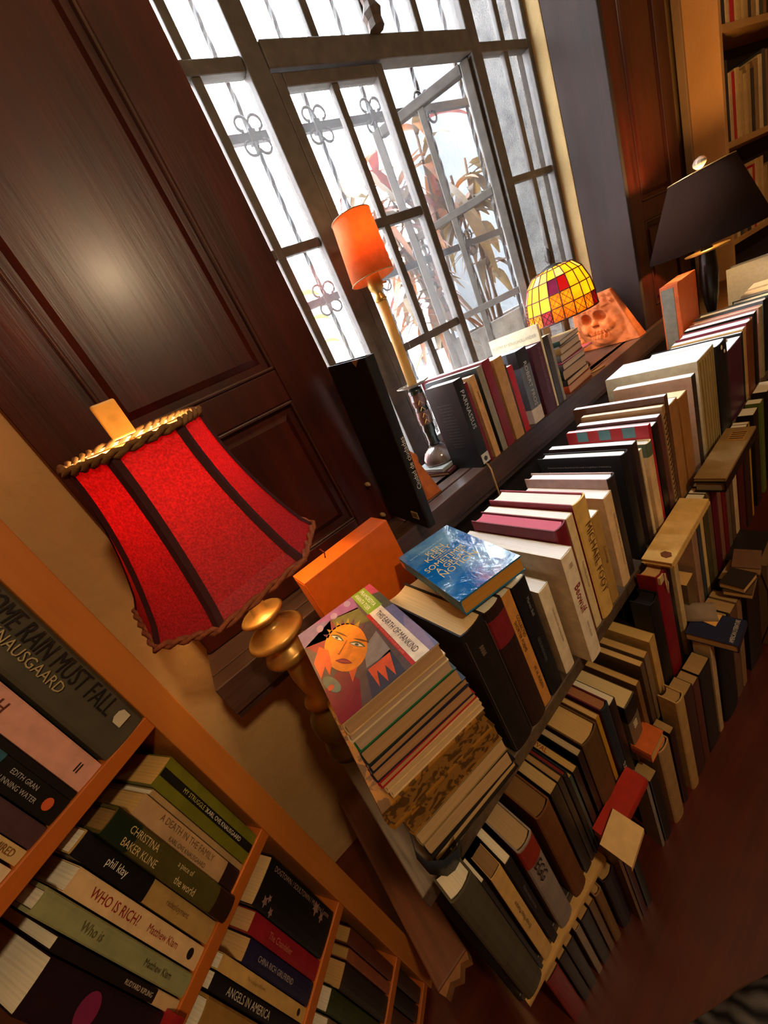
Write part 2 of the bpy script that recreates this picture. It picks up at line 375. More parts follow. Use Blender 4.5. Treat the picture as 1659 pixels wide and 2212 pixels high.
TOP_ROW = [
  (0.1586, 0.3175, 0.523, 0.0466, 0.165, 0.243, '1a1613', 'd8bd8c', 'h', 'thick black cloth volume with thin ruled border beside the book pile', {'bars': 1}),
  (0.2058, 0.3206, 0.523, 0.0386, 0.165, 0.238, '2b1712', 'e8dcc0', 'h', 'dark brown volume with crimson spine patch on the top row', {'band': [(0.72, 0.93, '7a1f26')]}),
  (0.245, 0.3232, 0.523, 0.0195, 0.15, 0.233, 'cf8f45', 'e8dcc0', 'p', 'orange spined collected shorter poems beside the crimson patched volume', {'text': [('COLLECTED', 0.72, 0.0068, '2a1a10', 0.004), ('SHORTER POEMS', 0.66, 0.0068, '2a1a10', -0.004), ('W. H. AUDEN', 0.27, 0.007, '2a1a10')]}),
  (0.2675, 0.3247, 0.523, 0.0332, 0.15, 0.23, '10161c', 'e8dcc0', 'p', 'near black paperback with grey author lettering between orange and cream spines', {'text': [('Marvin Bell', 0.78, 0.007, '8b8f94', 0.004), ('SEGURIDADES', 0.42, 0.007, '5b5f64', -0.003)]}),
  (0.3148, 0.3278, 0.523, 0.0271, 0.11, 0.181, 'e7d9ba', 'f2efe8', 'p', 'low cream paperback with tiny brown spine writing, shorter than its cream neighbour', {'text': [('Las cincuenta y dos ventanas del alba', 0.55, 0.0055, '6a4526', 0.003)]}),
  (0.3563, 0.3065, 0.523, 0.0323, 0.2, 0.22, 'e9dcc2', 'f2efe8', 'p', 'tall cream paperback with red handwritten title leaning forward on top row', {'text': [('Beowulf', 0.6, 0.019, '8a1a18', 0, 'dn', 0.055), ('III', 0.9, 0.01, '8a5a48'), ('SEAMUS HEANEY', 0.3, 0.004, '7a6a58')], 'text_cover': 1}),
  (0.3892, 0.3327, 0.523, 0.0338, 0.165, 0.242, '6d1423', 'c9687a', 'h', 'torn dark red hardback with pink stained page tops', {}),
  (0.4269, 0.3352, 0.523, 0.0198, 0.165, 0.239, 'e3cd9c', 'f2efe8', 'p', 'slim cream hardback with small black publisher mark beside the tall yellow spine', {'text': [('Poems Past and Present', 0.5, 0.005, '4a3b28')]}),
  (0.4512, 0.3368, 0.523, 0.04, 0.165, 0.249, 'd9b262', 'f0e8dc', 'h', 'yellow biography hardback with large brown author name on spine', {'text': [('MICHAEL FOOT', 0.52, 0.019, '4f2010', 0, 'dn', 0.15)], 'board': '8c2433'}),
  (0.4937, 0.3396, 0.523, 0.0267, 0.13, 0.196, 'b08a4a', 'f2efe8', 'p', 'short ochre paperback tucked beside the big yellow biography', {'text': [('Coleridge', 0.55, 0.011, '5a3820')]}),
  (0.5424, 0.3428, 0.523, 0.031, 0.165, 0.204, 'e0c090', 'f2efe8', 'p', 'tall pale buff paperback with a line of brown spine print', {'text': [('THE POEMS OF GERARD ANTHOLOGY', 0.5, 0.006, '6b4a2c', 0.004)]}),
  (0.574, 0.3489, 0.523, 0.0276, 0.165, 0.224, '2a2322', 'f2f0ee', 'h', 'white paged hardback with pink grey side and dark spine', {'side': 'b59c96'}),
  (0.6294, 0.3485, 0.523, 0.0272, 0.165, 0.242, '15171a', 'f0efe9', 'h', 'bulky black hardback with two lines of small white blurb on its side', {'blurb': 1}),
  (0.6816, 0.352, 0.523, 0.019, 0.17, 0.238, '3a2c2a', 'eef0f8', 'p', 'white topped paperback with dark brown spine behind the bulky black hardback', {}),
  (0.7045, 0.3535, 0.523, 0.0103, 0.16, 0.213, 'd9c29a', 'e8dcc0', 'p', 'very thin cream booklet on the top row near the checked cover', {}),
  (0.7316, 0.3553, 0.523, 0.0244, 0.165, 0.212, 'd8b98a', 'dfe2da', 'h', 'buff spined hardback with green grey page top', {'band': [(0.86, 1, '5a6a58')]}),
  (0.7566, 0.3569, 0.523, 0.0125, 0.165, 0.241, 'b3232e', 'f4f4f4', 'p', 'red spined book whose side shows red and teal checks', {'checks': 1}),
  (0.7742, 0.3581, 0.523, 0.0246, 0.165, 0.23, '191516', 'f3eeee', 'p', 'narrow black paperback next to the checked red book', {}),
  (0.8032, 0.36, 0.523, 0.0204, 0.165, 0.236, '5f3633', 'f1f1f1', 'p', 'maroon brown paperback with bright white page top', {}),
  (0.8308, 0.3618, 0.523, 0.0152, 0.165, 0.246, 'a98458', 'efe4cc', 'p', 'thick paperback with cream yellowed page top on the top row', {'rope': 1}),
  (0.8499, 0.3631, 0.523, 0.0166, 0.19, 0.261, '5a3a26', 'f0f0f6', 'p', 'large book with wavy white page top and faint stain', {}),
  (0.8673, 0.3642, 0.523, 0.0452, 0.15, 0.233, 'a2713f', 'f0e4d4', 'p', 'brown paperback with creased spine and torn head', {}),
  (0.9224, 0.3679, 0.523, 0.0507, 0.15, 0.224, 'a06c38', 'e9cfa4', 'p', 'second brown paperback with buff page top, against the creased one', {}),
  (1.0076, 0.3735, 0.523, 0.027, 0.165, 0.24, '3a2f28', 'eceeed', 'p', 'book with pinkish brown side and pale grey page top', {'side': 'c9a68c'}),
  (1.0539, 0.3766, 0.523, 0.1192, 0.2, 0.258, 'b09862', 'dfe4fb', 'p', 'very thick beige book with furrowed spine and blue white page top', {'ridges': 1, 'side': 'd8cfae'}),
  (1.1878, 0.3854, 0.523, 0.082, 0.165, 0.244, '181818', 'f0f0ea', 'h', 'black hardback with white worn spots on spine head', {'spots': 1}),
  (1.2732, 0.391, 0.523, 0.1314, 0.1, 0.201, '4b2138', 'f6f6f6', 'p', 'low plum coloured paperback with white page top', {}),
  (1.4097, 0.4, 0.523, 0.0141, 0.165, 0.207, '222423', 'f4f6f6', 'p', 'black sided paperback with thin white top behind the plum book', {}),
  (1.4246, 0.401, 0.523, 0.029, 0.165, 0.212, 'c09a5c', 'eaeaf4', 'p', 'lavender white topped paperback with tan spine', {}),
  (1.4634, 0.4036, 0.523, 0.0559, 0.165, 0.217, '6b3a1c', 'eceef8', 'h', 'brown spined hardback with white worn spot at its head', {'side': '7c3346'}),
  (1.5442, 0.4089, 0.523, 0.0319, 0.165, 0.219, '171412', 'f4f4f2', 'p', 'slim black spined book with bright white page top beyond the brown hardback', {}),
  (1.597, 0.4124, 0.523, 0.0338, 0.165, 0.22, '9a8c62', 'a9a49a', 'h', 'olive spined hardback with pinkish board edges', {'board': 'c79088'}),
  (1.6529, 0.4161, 0.523, 0.0469, 0.165, 0.225, '101316', 'b4b8ba', 'h', 'black spined hardback with grey page top near the end of the row', {'board': '5a6468'}),
  (1.7453, 0.4222, 0.523, 0.0508, 0.1, 0.218, '2c4246', 'd9d9cf', 'h', 'dark teal hardback with pale page top at the far run of the row', {}),
  (1.8458, 0.4288, 0.523, 0.0687, 0.09, 0.216, 'd9d6cc', 'e6e2da', 'p', 'cream white magazine volume behind the teal hardback', {}),
  (1.9837, 0.4379, 0.523, 0.0896, 0.1, 0.208, 'd8cdb8', 'e9e6e0', 'p', 'pale stack topped volume leaning by the grey slab book', {}),
]
MID_ROW = [
  (-0.0274, 0.2601, 0.23, 0.0384, 0.032, 0.319, '4a4636', 'e8dcc0', 'h', 'olive grey binder under the pile with glossy white label edge', {}),
  (0.0116, 0.2628, 0.23, 0.006, 0.032, 0.281, '1c1614', 'e8dcc0', 'p', 'thin black book between olive binder and cream Spanish title', {}),
  (0.0232, 0.2636, 0.23, 0.0206, 0.032, 0.267, 'd2aa63', '8a6a48', 'p', 'cream spined book about Mexican landscape lettered in black', {'text': [('El mejor Paisaje Mexicano', 0.55, 0.0085, '1a1410', 0, 'up')]}),
  (0.0481, 0.2654, 0.23, 0.013, 0.15, 0.253, '1d1719', 'e8dcc0', 'p', 'black paperback with faint white spine writing beside the cream Mexican title', {'text': [('Marina Azahua reversos', 0.6, 0.006, '6a6264')]}),
  (0.0701, 0.2669, 0.23, 0.0341, 0.15, 0.243, '8d8078', 'b29468', 'h', 'mottled grey jacketed hardback with red top and black numerals', {'band': [(0.8, 0.99, '8c2a1c')], 'text': [('EGG', 0.72, 0.02, '1c1614')]}),
  (0.1182, 0.2703, 0.23, 0.034, 0.15, 0.243, '6b3f1c', '7a5832', 'h', 'brown leather bound volume with dark gilt edge in second row', {}),
  (0.1574, 0.273, 0.23, 0.0197, 0.15, 0.24, '241a16', 'b89a66', 'p', 'dark thin paperback with ochre page block beside brown leather volume', {}),
  (0.1786, 0.2745, 0.23, 0.0111, 0.15, 0.239, '2e2523', 'a07c4c', 'p', 'dark grey spine with a pale scuffed edge line', {}),
  (0.1919, 0.2754, 0.23, 0.0092, 0.15, 0.234, '1a1617', '7a2626', 'h', 'black book with frayed dark red head band', {}),
  (0.2017, 0.2761, 0.23, 0.0067, 0.15, 0.214, '2f4a45', 'b58f52', 'p', 'thin teal green spine in the second row', {}),
  (0.2122, 0.2769, 0.23, 0.013, 0.15, 0.212, '241c20', 'c29a58', 'p', 'black paperback lettered in red along its page top', {'toptext': 1}),
  (0.233, 0.2783, 0.23, 0.0124, 0.15, 0.225, '1d1818', 'b29a78', 'p', 'dark book with white scuffed hinge before the brown folio', {}),
  (0.2491, 0.2794, 0.23, 0.0465, 0.15, 0.23, '5b4020', 'c6a066', 'h', 'wide brown folio with cracked spine in second row', {}),
  (0.299, 0.2829, 0.23, 0.0098, 0.15, 0.232, 'b98a1e', 'caa66c', 'p', 'bright yellow edged thin book against the brown folio', {}),
  (0.3155, 0.2841, 0.23, 0.0231, 0.15, 0.233, '182834', 'a06a48', 'h', 'navy blue book with white letters low on spine and plum board edge', {'text': [('SUSSEX', 0.25, 0.011, 'c8ccd0')], 'board': '5a1c30'}),
  (0.3411, 0.2859, 0.23, 0.0199, 0.15, 0.214, '15110f', 'e8dcc0', 'p', 'plain black spine between the navy book and the grey panelled one', {}),
  (0.3781, 0.2885, 0.23, 0.0406, 0.15, 0.161, '6a604c', 'dcc08a', 'p', 'book with black head, grey spine and square emblem under a buff page block', {'band': [(0.72, 0.99, '14110f')], 'emblem': 1}),
  (0.4314, 0.2922, 0.23, 0.0146, 0.15, 0.16, '7a5630', 'caa060', 'p', 'brown spine beside the grey panelled book in the second row', {}),
  (0.4598, 0.2942, 0.23, 0.0143, 0.15, 0.182, '5b4430', 'd8b070', 'p', 'narrow umber spine under buff page blocks', {}),
  (0.4792, 0.2955, 0.23, 0.0179, 0.15, 0.185, '7d6448', 'caa060', 'p', 'taupe book with pale worn fore edge in the second row', {}),
  (0.5092, 0.2976, 0.23, 0.0247, 0.15, 0.197, 'c29a58', 'd2ac66', 'p', 'cream edged upright book ending the cluster before the black gap', {}),
  (0.5346, 0.2994, 0.23, 0.0395, 0.032, 0.27, '0d0a09', '15100d', 'h', 'thick black book standing in the gap before the crimson volume', {}),  # black filler, pages darkened too, stands in for the unlit void
  (0.5789, 0.3025, 0.23, 0.0465, 0.032, 0.301, '7c0f1a', 'c89a60', 'h', 'bright crimson volume with cream bookmark clasp under the lying buff booklets', {'clasp': 1}),
  (0.626, 0.3058, 0.23, 0.0192, 0.032, 0.301, '120e0d', 'e8dcc0', 'p', 'black spine hidden beside the crimson volume', {}),
  (0.6632, 0.3084, 0.23, 0.0197, 0.032, 0.301, 'cdb07c', 'e8dcc0', 'p', 'white edged thin book just past the crimson volume', {}),
  (0.7101, 0.3117, 0.23, 0.0459, 0.15, 0.17, '6a5236', 'd8a860', 'p', 'squat brown book with buff page top set low', {}),
  (0.7693, 0.3159, 0.23, 0.0303, 0.032, 0.301, 'a07a60', 'e8dcc0', 'p', 'pinkish brown thin spine among the middle shelf', {}),
  (0.8049, 0.3183, 0.23, 0.0192, 0.032, 0.301, '3a4248', 'e8dcc0', 'p', 'slate grey thin spine among the middle shelf', {}),
  (0.8284, 0.32, 0.23, 0.016, 0.032, 0.301, 'd8b878', 'e8dcc0', 'p', 'yellow cream thin spine among the middle shelf', {}),
  (0.8493, 0.3215, 0.23, 0.0289, 0.032, 0.301, '4a4428', 'e8dcc0', 'p', 'olive spine beyond the yellow cream one', {}),
  (0.8811, 0.3237, 0.23, 0.0234, 0.032, 0.301, '6a5a3a', 'e8dcc0', 'p', 'khaki spine between olive and burgundy ones', {}),
  (0.9112, 0.3258, 0.23, 0.0351, 0.032, 0.301, '5a1226', 'e8dcc0', 'p', 'burgundy spine on the middle shelf past the khaki one', {}),
  (0.9527, 0.3287, 0.23, 0.0228, 0.032, 0.301, '8a5a48', 'e8dcc0', 'p', 'dusty rose spine past the burgundy one', {}),
  (0.982, 0.3307, 0.23, 0.0297, 0.032, 0.301, '6a1018', 'e8dcc0', 'p', 'dark red spine under the black lying book', {}),
  (1.0152, 0.3331, 0.23, 0.0237, 0.032, 0.301, '6a5a48', 'e8dcc0', 'p', 'grey brown spine after the dark red one', {}),
  (1.0468, 0.3353, 0.23, 0.0252, 0.032, 0.301, '5b4630', 'e8dcc0', 'p', 'brown grey spine before the bright cream one on middle shelf', {}),
  (1.0757, 0.3373, 0.23, 0.0292, 0.032, 0.301, 'd2b488', 'e8dcc0', 'p', 'bright cream thin spine on the middle shelf', {}),
  (1.1168, 0.3402, 0.23, 0.0532, 0.032, 0.301, '4a1418', 'e8dcc0', 'p', 'oxblood spine between bright cream and yellow spines', {}),
  (1.1807, 0.3446, 0.23, 0.0568, 0.032, 0.301, '2c1c16', 'e8dcc0', 'p', 'dark brown spine just before the yellow one', {}),
  (1.2381, 0.3487, 0.23, 0.0147, 0.032, 0.301, 'b98d14', 'e8dcc0', 'p', 'golden yellow spine on the middle shelf', {}),
  (1.2934, 0.3525, 0.23, 0.053, 0.032, 0.301, '17120f', 'e8dcc0', 'p', 'black spine past the golden yellow one', {}),
  (1.3724, 0.3581, 0.23, 0.0337, 0.032, 0.301, '5e6a28', 'e8dcc0', 'p', 'thin green spine at the edge of the middle shelf', {}),
  (1.4538, 0.3638, 0.23, 0.0904, 0.032, 0.301, '221a16', 'e8dcc0', 'p', 'dark spine beyond the thin green one', {}),
]
LOW_ROW = [
  (0.0068, 0.262, 0.0, 0.0297, 0.13, 0.189, '7d1510', 'a88654', 'p', 'brick red book standing on the floor at the near end', {}),
  (0.0406, 0.262, 0.0, 0.0174, 0.13, 0.189, '241a18', 'a88654', 'p', 'black floor row book beside the brick red one', {}),
  (0.0604, 0.262, 0.0, 0.0192, 0.13, 0.189, '2e2320', 'a88654', 'p', 'dark floor row book with pale worn edge beside the black one', {}),
  (0.0876, 0.262, 0.0, 0.0122, 0.13, 0.189, '8d7a68', 'a88654', 'p', 'grey spined thin book on the floor row under the cream magazine', {}),
  (0.1044, 0.262, 0.0, 0.0219, 0.13, 0.189, '1d1512', 'a88654', 'p', 'broad black book on the floor past the grey thin one', {}),
  (0.1293, 0.262, 0.0, 0.0138, 0.13, 0.189, '6a4a24', 'a88654', 'p', 'mid brown book in the floor row under the cream magazine', {}),
  (0.1472, 0.262, 0.0, 0.0185, 0.13, 0.189, '7d5a30', 'a88654', 'h', 'tan spined book reaching the floor just past the magazine', {}),
  (0.1726, 0.262, 0.0, 0.0337, 0.13, 0.189, '230c18', 'a88654', 'h', 'wide aubergine black book on the floor row', {}),
  (0.2068, 0.244, 0.0, 0.0067, 0.03, 0.27, '6e4c2a', 'a88654', 'p', 'narrow brown spine after the aubergine book', {}),
  (0.216, 0.244, 0.0, 0.0141, 0.03, 0.27, '451a1a', 'a88654', 'p', 'deep red brown spine under the red lying paperback', {}),
  (0.2338, 0.244, 0.0, 0.0162, 0.03, 0.27, '1a1512', 'a88654', 'p', 'black spine under the end of the red lying paperback', {}),
  (0.3446, 0.262, 0.0, 0.0088, 0.03, 0.24, '8b8378', 'a88654', 'p', 'thin grey white folder standing on the floor', {}),
  (0.3583, 0.262, 0.0, 0.0271, 0.03, 0.22, '17120f', 'a88654', 'p', 'black book standing beside the thin grey folder', {}),
  (0.4018, 0.262, 0.0, 0.039, 0.03, 0.255, 'a98657', 'a88654', 'h', 'half open tan folder with folded flap on the floor row', {}),
  (0.4509, 0.262, 0.0, 0.0183, 0.03, 0.25, '2c0e12', 'a88654', 'p', 'dark maroon spine between two tan ones on the floor row', {}),
  (0.4887, 0.262, 0.0, 0.0307, 0.03, 0.3, 'b8945c', 'a88654', 'h', 'tall tan book with hollow rounded spine on the floor row', {}),
  (0.5226, 0.262, 0.0, 0.0373, 0.03, 0.28, '3d2018', 'a88654', 'p', 'reddish brown book just beyond the hollow spined one', {}),
  (0.562, 0.262, 0.0, 0.0264, 0.03, 0.27, '5a2a1c', 'a88654', 'p', 'rust brown narrow spine in the dark part of the floor row', {}),
  (0.5922, 0.262, 0.0, 0.0533, 0.03, 0.27, '140f0d', 'a88654', 'p', 'black block of a book before the pale narrow spine', {}),
  (0.6532, 0.262, 0.0, 0.0192, 0.03, 0.3, 'c0a478', 'a88654', 'p', 'pale narrow spine glowing in the dark floor row', {}),
  (0.6852, 0.262, 0.0, 0.0732, 0.05, 0.3, '120e0c', 'a88654', 'h', 'wide black book beyond the pale narrow spine', {}),
  (0.7659, 0.262, 0.0, 0.0346, 0.05, 0.29, '6a4c30', 'a88654', 'p', 'brown thin book below the navy lying one', {}),
  (0.8047, 0.262, 0.0, 0.0252, 0.05, 0.29, '8f6c48', 'a88654', 'p', 'light brown thin book beside the brown one at the row end', {}),
  (0.8613, 0.262, 0.0, 0.0801, 0.05, 0.3, '1a1310', 'a88654', 'p', 'black book at the last visible end of the floor row', {}),
]
SILL_ROW = [
  (0.626, 0.6883, 0.74, 0.034, 0.105, 0.234, '17191b', 'f2f2f2', 'p', 'black paperback with blurb covered side nearest the candle lamp', {'text': [('PARNASSUS', 0.66, 0.017, 'b9c2cf')], 'blurb': 2, 'tag': 1}),
  (0.6607, 0.6903, 0.74, 0.0111, 0.1, 0.216, '6d1a24', 'f2efe8', 'p', 'thin dark red paperback behind the black one on the sill', {}),
  (0.6831, 0.6916, 0.74, 0.0218, 0.095, 0.222, 'c99c64', 'f2efe8', 'p', 'peach tan paperback lettered in brown on the sill', {'text': [('JARRELL', 0.75, 0.009, '4a2a1a'), ('THE LOST WORLD', 0.45, 0.005, 'b06a3a')]}),
  (0.7177, 0.6936, 0.74, 0.0225, 0.2, 0.233, '8a8576', 'e8e6e0', 'p', 'grey spined book with black side on the sill', {'side': '2a2c2e'}),
  (0.7434, 0.6951, 0.74, 0.0315, 0.24, 0.238, '7a1c26', 'f2efe8', 'p', 'crimson book whose side asks for another love poem', {'covertext': 'THE WORLD NEEDS ANOTHER LOVE POEM'}),
  (0.7854, 0.6976, 0.74, 0.0395, 0.13, 0.227, 'b48a52', 'efe4cc', 'p', 'thick brown paper covered book on the sill', {}),
  (0.8255, 0.6999, 0.74, 0.006, 0.12, 0.2, '3a2a24', 'f2efe8', 'p', 'very thin dark booklet beside the bright red one on the sill', {}),
  (0.8321, 0.7003, 0.74, 0.0237, 0.12, 0.19, 'b01420', 'f2efe8', 'p', 'bright red thin paperback on the window sill', {}),
  (0.8831, 0.7032, 0.74, 0.0506, 0.17, 0.214, '5c6670', 'f0f0ee', 'p', 'fat slate blue book with white foot and poet name in white', {'text': [('ROBERT FROST', 0.5, 0.018, 'c5ccd2')], 'band': [(0.78, 0.995, '1a1b1d'), (0.005, 0.2, 'd9d3cb')]}),
  (0.9503, 0.7071, 0.74, 0.0581, 0.16, 0.201, '4a1e2a', 'f4f4f4', 'h', 'wide plum hardback with faded title beside the slate blue book', {'text': [('The Collected Poems', 0.62, 0.014, '80505c')]}),
  (1.009, 0.7105, 0.74, 0.0092, 0.17, 0.248, 'ddd2b0', 'f2efe8', 'h', 'tall cream poetry hardback with title across its side on the sill', {'covertext': 'POETRY BY JOHN HOLLANDER', 'ctc': 'a8a08a'}),
  (1.0221, 0.7113, 0.74, 0.0266, 0.16, 0.206, '35332f', 'e8dcc0', 'p', 'dark speckled paperback on sill beside the plum hardback', {}),
  (1.0504, 0.7129, 0.74, 0.013, 0.16, 0.205, '8a8478', 'e8dcc0', 'p', 'grey slim book with yellow lettering ending the sill row', {'text': [('SPEED POEMS', 0.35, 0.008, 'd8c94a')]}),
]
LEFT_SHELF = [
  (-0.046, 0.8725, 0.046, 0.15, 0.2575, '4a4434', 'e8dcc0', 'h', 'black lettered olive grey hardback against the shelf post, upper shelf', {'text': [('SOME RAIN MUST FALL', 0.46, 0.022, '0c0a08', 0.009, 'dn', 0.165), ('KARL OVE KNAUSGAARD', 0.63, 0.012, 'a8966a', -0.006, 'dn', 0.15)], 'emb': 1}),
  (-0.0745, 0.8725, 0.0245, 0.15, 0.2275, 'd49a86', 'e8dcc0', 'p', 'pinkish cream book with small brown figures and black bars', {'text': [('Y K H', 0.55, 0.012, '5a2a22'), ('II', 0.08, 0.01, '1a1010')]}),
  (-0.0815, 0.8725, 0.006, 0.15, 0.1675, '191312', 'e8dcc0', 'p', 'thin black book between pink and teal topped spines', {}),
  (-0.1015, 0.8725, 0.0195, 0.15, 0.1775, '14120f', 'e8dcc0', 'p', 'black and teal paperback with small orange publisher badge', {'band': [(0.42, 0.99, '2a5a6a')], 'text': [('EDITH GRAN', 0.27, 0.0045, 'a8a49c', 0.004), ('RUNNING WATER', 0.27, 0.0045, 'a8a49c', -0.003)], 'badge': 'c8562a'}),
  (-0.1185, 0.8725, 0.0155, 0.15, 0.1675, '4a3236', 'e8dcc0', 'p', 'dusky mauve paperback on the upper shelf', {}),
  (-0.1295, 0.8725, 0.01, 0.15, 0.1475, 'c9a870', 'e8dcc0', 'p', 'cream paperback with boxed lettering at spine foot', {'text': [('ADMIRED', 0.16, 0.006, '7a5530')]}),
  (-0.142, 0.8725, 0.0105, 0.15, 0.1575, 'd8c09a', 'e8dcc0', 'p', 'plain cream spine at the cut edge of upper shelf', {}),
  (-0.17, 0.8725, 0.026, 0.15, 0.1675, '8a6a4a', 'e8dcc0', 'p', 'tan spine beyond the plain cream one', {}),
  (-0.038, 0.628, 0.03, 0.15, 0.183, '6e6c1c', 'd2a45c', 'p', 'mossy green paperback with black title stripe', {'text': [('MY STRUGGLE 2', 0.66, 0.0055, 'b5b04a'), ('KARL OVE KNAUSGAARD', 0.34, 0.0055, 'e0d8c0')], 'stripe': '14120c'}),
  (-0.0445, 0.628, 0.0055, 0.15, 0.177, 'a88a5c', 'e8dcc0', 'p', 'thin tan book squeezed beside the green paperback', {}),
  (-0.066, 0.628, 0.0205, 0.15, 0.182, 'b89468', 'caa060', 'p', 'buff book with two lines of brown capitals and dark foot', {'text': [('A DEATH IN THE FAMILY', 0.55, 0.0075, '6d5030', 0.004), ('KARL OVE KNAUSGAARD', 0.5, 0.005, '5a4026', -0.0055)], 'band': [(0.0, 0.14, '2a1510')]}),
  (-0.0895, 0.628, 0.0225, 0.15, 0.204, '4b451a', '8a6a3a', 'h', 'green to gold jacketed hardback standing proud of its shelf', {'text': [('CHRISTINA', 0.78, 0.0075, 'cdb57c', 0.004), ('BAKER KLINE', 0.76, 0.0075, 'cdb57c', -0.006), ('a piece of', 0.45, 0.0075, 'd8c088', 0.004), ('the world', 0.4, 0.0075, 'd8c088', -0.006)], 'dy': -0.01, 'band': [(0.0, 0.14, '2a150c'), (0.82, 1, '12220e')]}),
  (-0.1085, 0.628, 0.018, 0.15, 0.212, 'b08c50', 'e8dcc0', 'p', 'black headed paperback with white lower case author name', {'text': [('phil klay', 0.75, 0.01, 'e8e0cc'), ('redeployment', 0.3, 0.0075, '6a4a26')], 'band': [(0.52, 0.99, '0e0d0d')]}),
  (-0.128, 0.628, 0.0175, 0.15, 0.192, 'd9b482', 'e8dcc0', 'p', 'cream book asking a question in red capitals', {'text': [('WHO IS RICH?', 0.7, 0.009, '8a1a18'), ('Matthew Klam', 0.33, 0.007, '8a2a20')], 'badge': '1a120e'}),
  (-0.1465, 0.628, 0.017, 0.15, 0.206, '8f8f62', 'e8dcc0', 'h', 'sage green hardback with oval title ornament', {'text': [('Who is', 0.7, 0.008, '5c5c34'), ('Matthew Klam', 0.25, 0.006, '3c3c24')]}),
  (-0.157, 0.628, 0.009, 0.15, 0.168, '1a120e', 'e8dcc0', 'p', 'black slim book with cream foot label', {'text': [('RUDYARD KIPLING', 0.35, 0.004, 'c8b8a0')], 'band': [(0.0, 0.2, 'caa878')]}),
  (-0.19, 0.628, 0.0315, 0.15, 0.162, '1d0e14', 'e8dcc0', 'p', 'black cover with a magenta disc, turned on the lower shelf', {'disc': '7a2048'}),
  (-0.062, 0.4, 0.049, 0.15, 0.182, '12110f', 'd8b27a', 'p', 'wide black book with pink blossoms and narrow white title', {'text': [('DOGTOWN / SOULTOWN / Marianne Leone', 0.5, 0.007, '9a7a6a', 0.017)], 'blossom': 1}),
  (-0.083, 0.4, 0.0195, 0.15, 0.17, '8c1a22', 'c89a66', 'p', 'red patterned paperback below the blossom cover', {'text': [('The Chandelier', 0.6, 0.008, 'c06a58')]}),
  (-0.105, 0.4, 0.021, 0.15, 0.16, '1e1a3a', 'cfa468', 'p', 'navy paperback with pale title on third shelf', {'text': [('CHINA RICH GIRLFRIEND', 0.58, 0.0065, 'a89c98')]}),
  (-0.119, 0.4, 0.013, 0.15, 0.194, 'c8a05c', 'e8dcc0', 'p', 'straw coloured book with a small dark emblem', {'text': [('The Language of Flowers', 0.62, 0.0045, '8a6a3a')], 'badge': '2a1c10'}),
  (-0.134, 0.4, 0.014, 0.15, 0.195, '110e0d', 'e8dcc0', 'p', 'black play script lettered in pale capitals', {'text': [('ANGELS IN AMERICA', 0.62, 0.0085, 'cbbfa8')]}),
  (-0.165, 0.4, 0.029, 0.15, 0.19, '9a7238', 'e8dcc0', 'h', 'straw brown hardback at the cut edge of third shelf', {}),
  (-0.03, 0.17, 0.018, 0.15, 0.17, '5a2a20', 'b08850', 'p', 'brick brown book on the lowest visible shelf', {}),
  (-0.045, 0.17, 0.013, 0.15, 0.16, '8a4a30', 'b08850', 'p', 'rusty spine beside the brick brown book', {}),
  (-0.075, 0.17, 0.028, 0.15, 0.16, '2a2018', 'c89a5c', 'p', 'dark patterned book with fine diamond print on lowest shelf', {}),
  (-0.1, 0.17, 0.023, 0.15, 0.18, '2f3a16', 'e8dcc0', 'p', 'moss green book on lowest shelf', {}),
  (-0.13, 0.17, 0.028, 0.15, 0.17, '7a6248', 'e8dcc0', 'p', 'taupe book beyond the moss green one', {}),
]
def Zr(z): return z + CAMZ
# ================================================================ setting
M_WALL = plaster_mat('b98d55', 'cda268', 4.0, 0.25)
M_WALLF = plaster_mat('c79a5e', 'd9ac6c', 4.0, 0.2)
M_SHUT = wood_mat('240a06', '4c1a11', 2, 0.33, 0.45, 30.0, 0.12, 0.3)
M_SILL = wood_mat('2a1a14', '5a4238', 0, 0.4, 0.35, 60.0, 0.1)
M_FRAME = mat('46413d', 0.55, 0.25, 30, 0.3)
M_CASE = wood_mat('1c120c', '3a281c', 0, 0.5, 0.4, 60.0)
M_ORANGE = wood_mat('aa6224', 'c27830', 2, 0.45, 0.15, 50.0, 0.05)
M_FLOOR = wood_mat('3a120a', '5a2212', 0, 0.28, 0.15, 40.0, 0.2)
M_IRON = mat('2c2c2e', 0.6, 0.3, 120, 0.5)
# floor and shell
mb = MB(); mb.box(-1.6, 4.7, -3.2, 0.8, -0.05, 0); struct(mb, 'floor', M_FLOOR)
mb = MB(); mb.box(-1.6, 4.7, -3.2, 1.1, 3.1, 3.2); struct(mb, 'ceiling', plaster_mat('cbb592', 'd8c4a2'))
WX0, WX1 = 0.345, 1.752
mb = MB()
mb.box(-1.6, WX0, 0.80, 1.06, 0, 3.1); mb.box(WX1, 4.7, 0.80, 1.06, 0, 3.1); mb.box(WX0, WX1, 0.80, 1.06, 0, 0.70); mb.box(WX0, WX1, 0.80, 1.06, 2.62, 3.1)
struct(mb, 'wall_window', M_WALL)
mb = MB(); mb.box(-1.7, -1.6, -3.2, 1.1, 0, 3.1); struct(mb, 'wall_left', M_WALL)
mb = MB(); mb.box(4.7, 4.8, -3.2, 1.1, 0, 3.1); struct(mb, 'wall_right', M_WALL)
mb = MB(); mb.box(-1.6, 4.7, -3.3, -3.2, 0, 3.1); struct(mb, 'wall_back', plaster_mat('7a5230', '8a6038'))
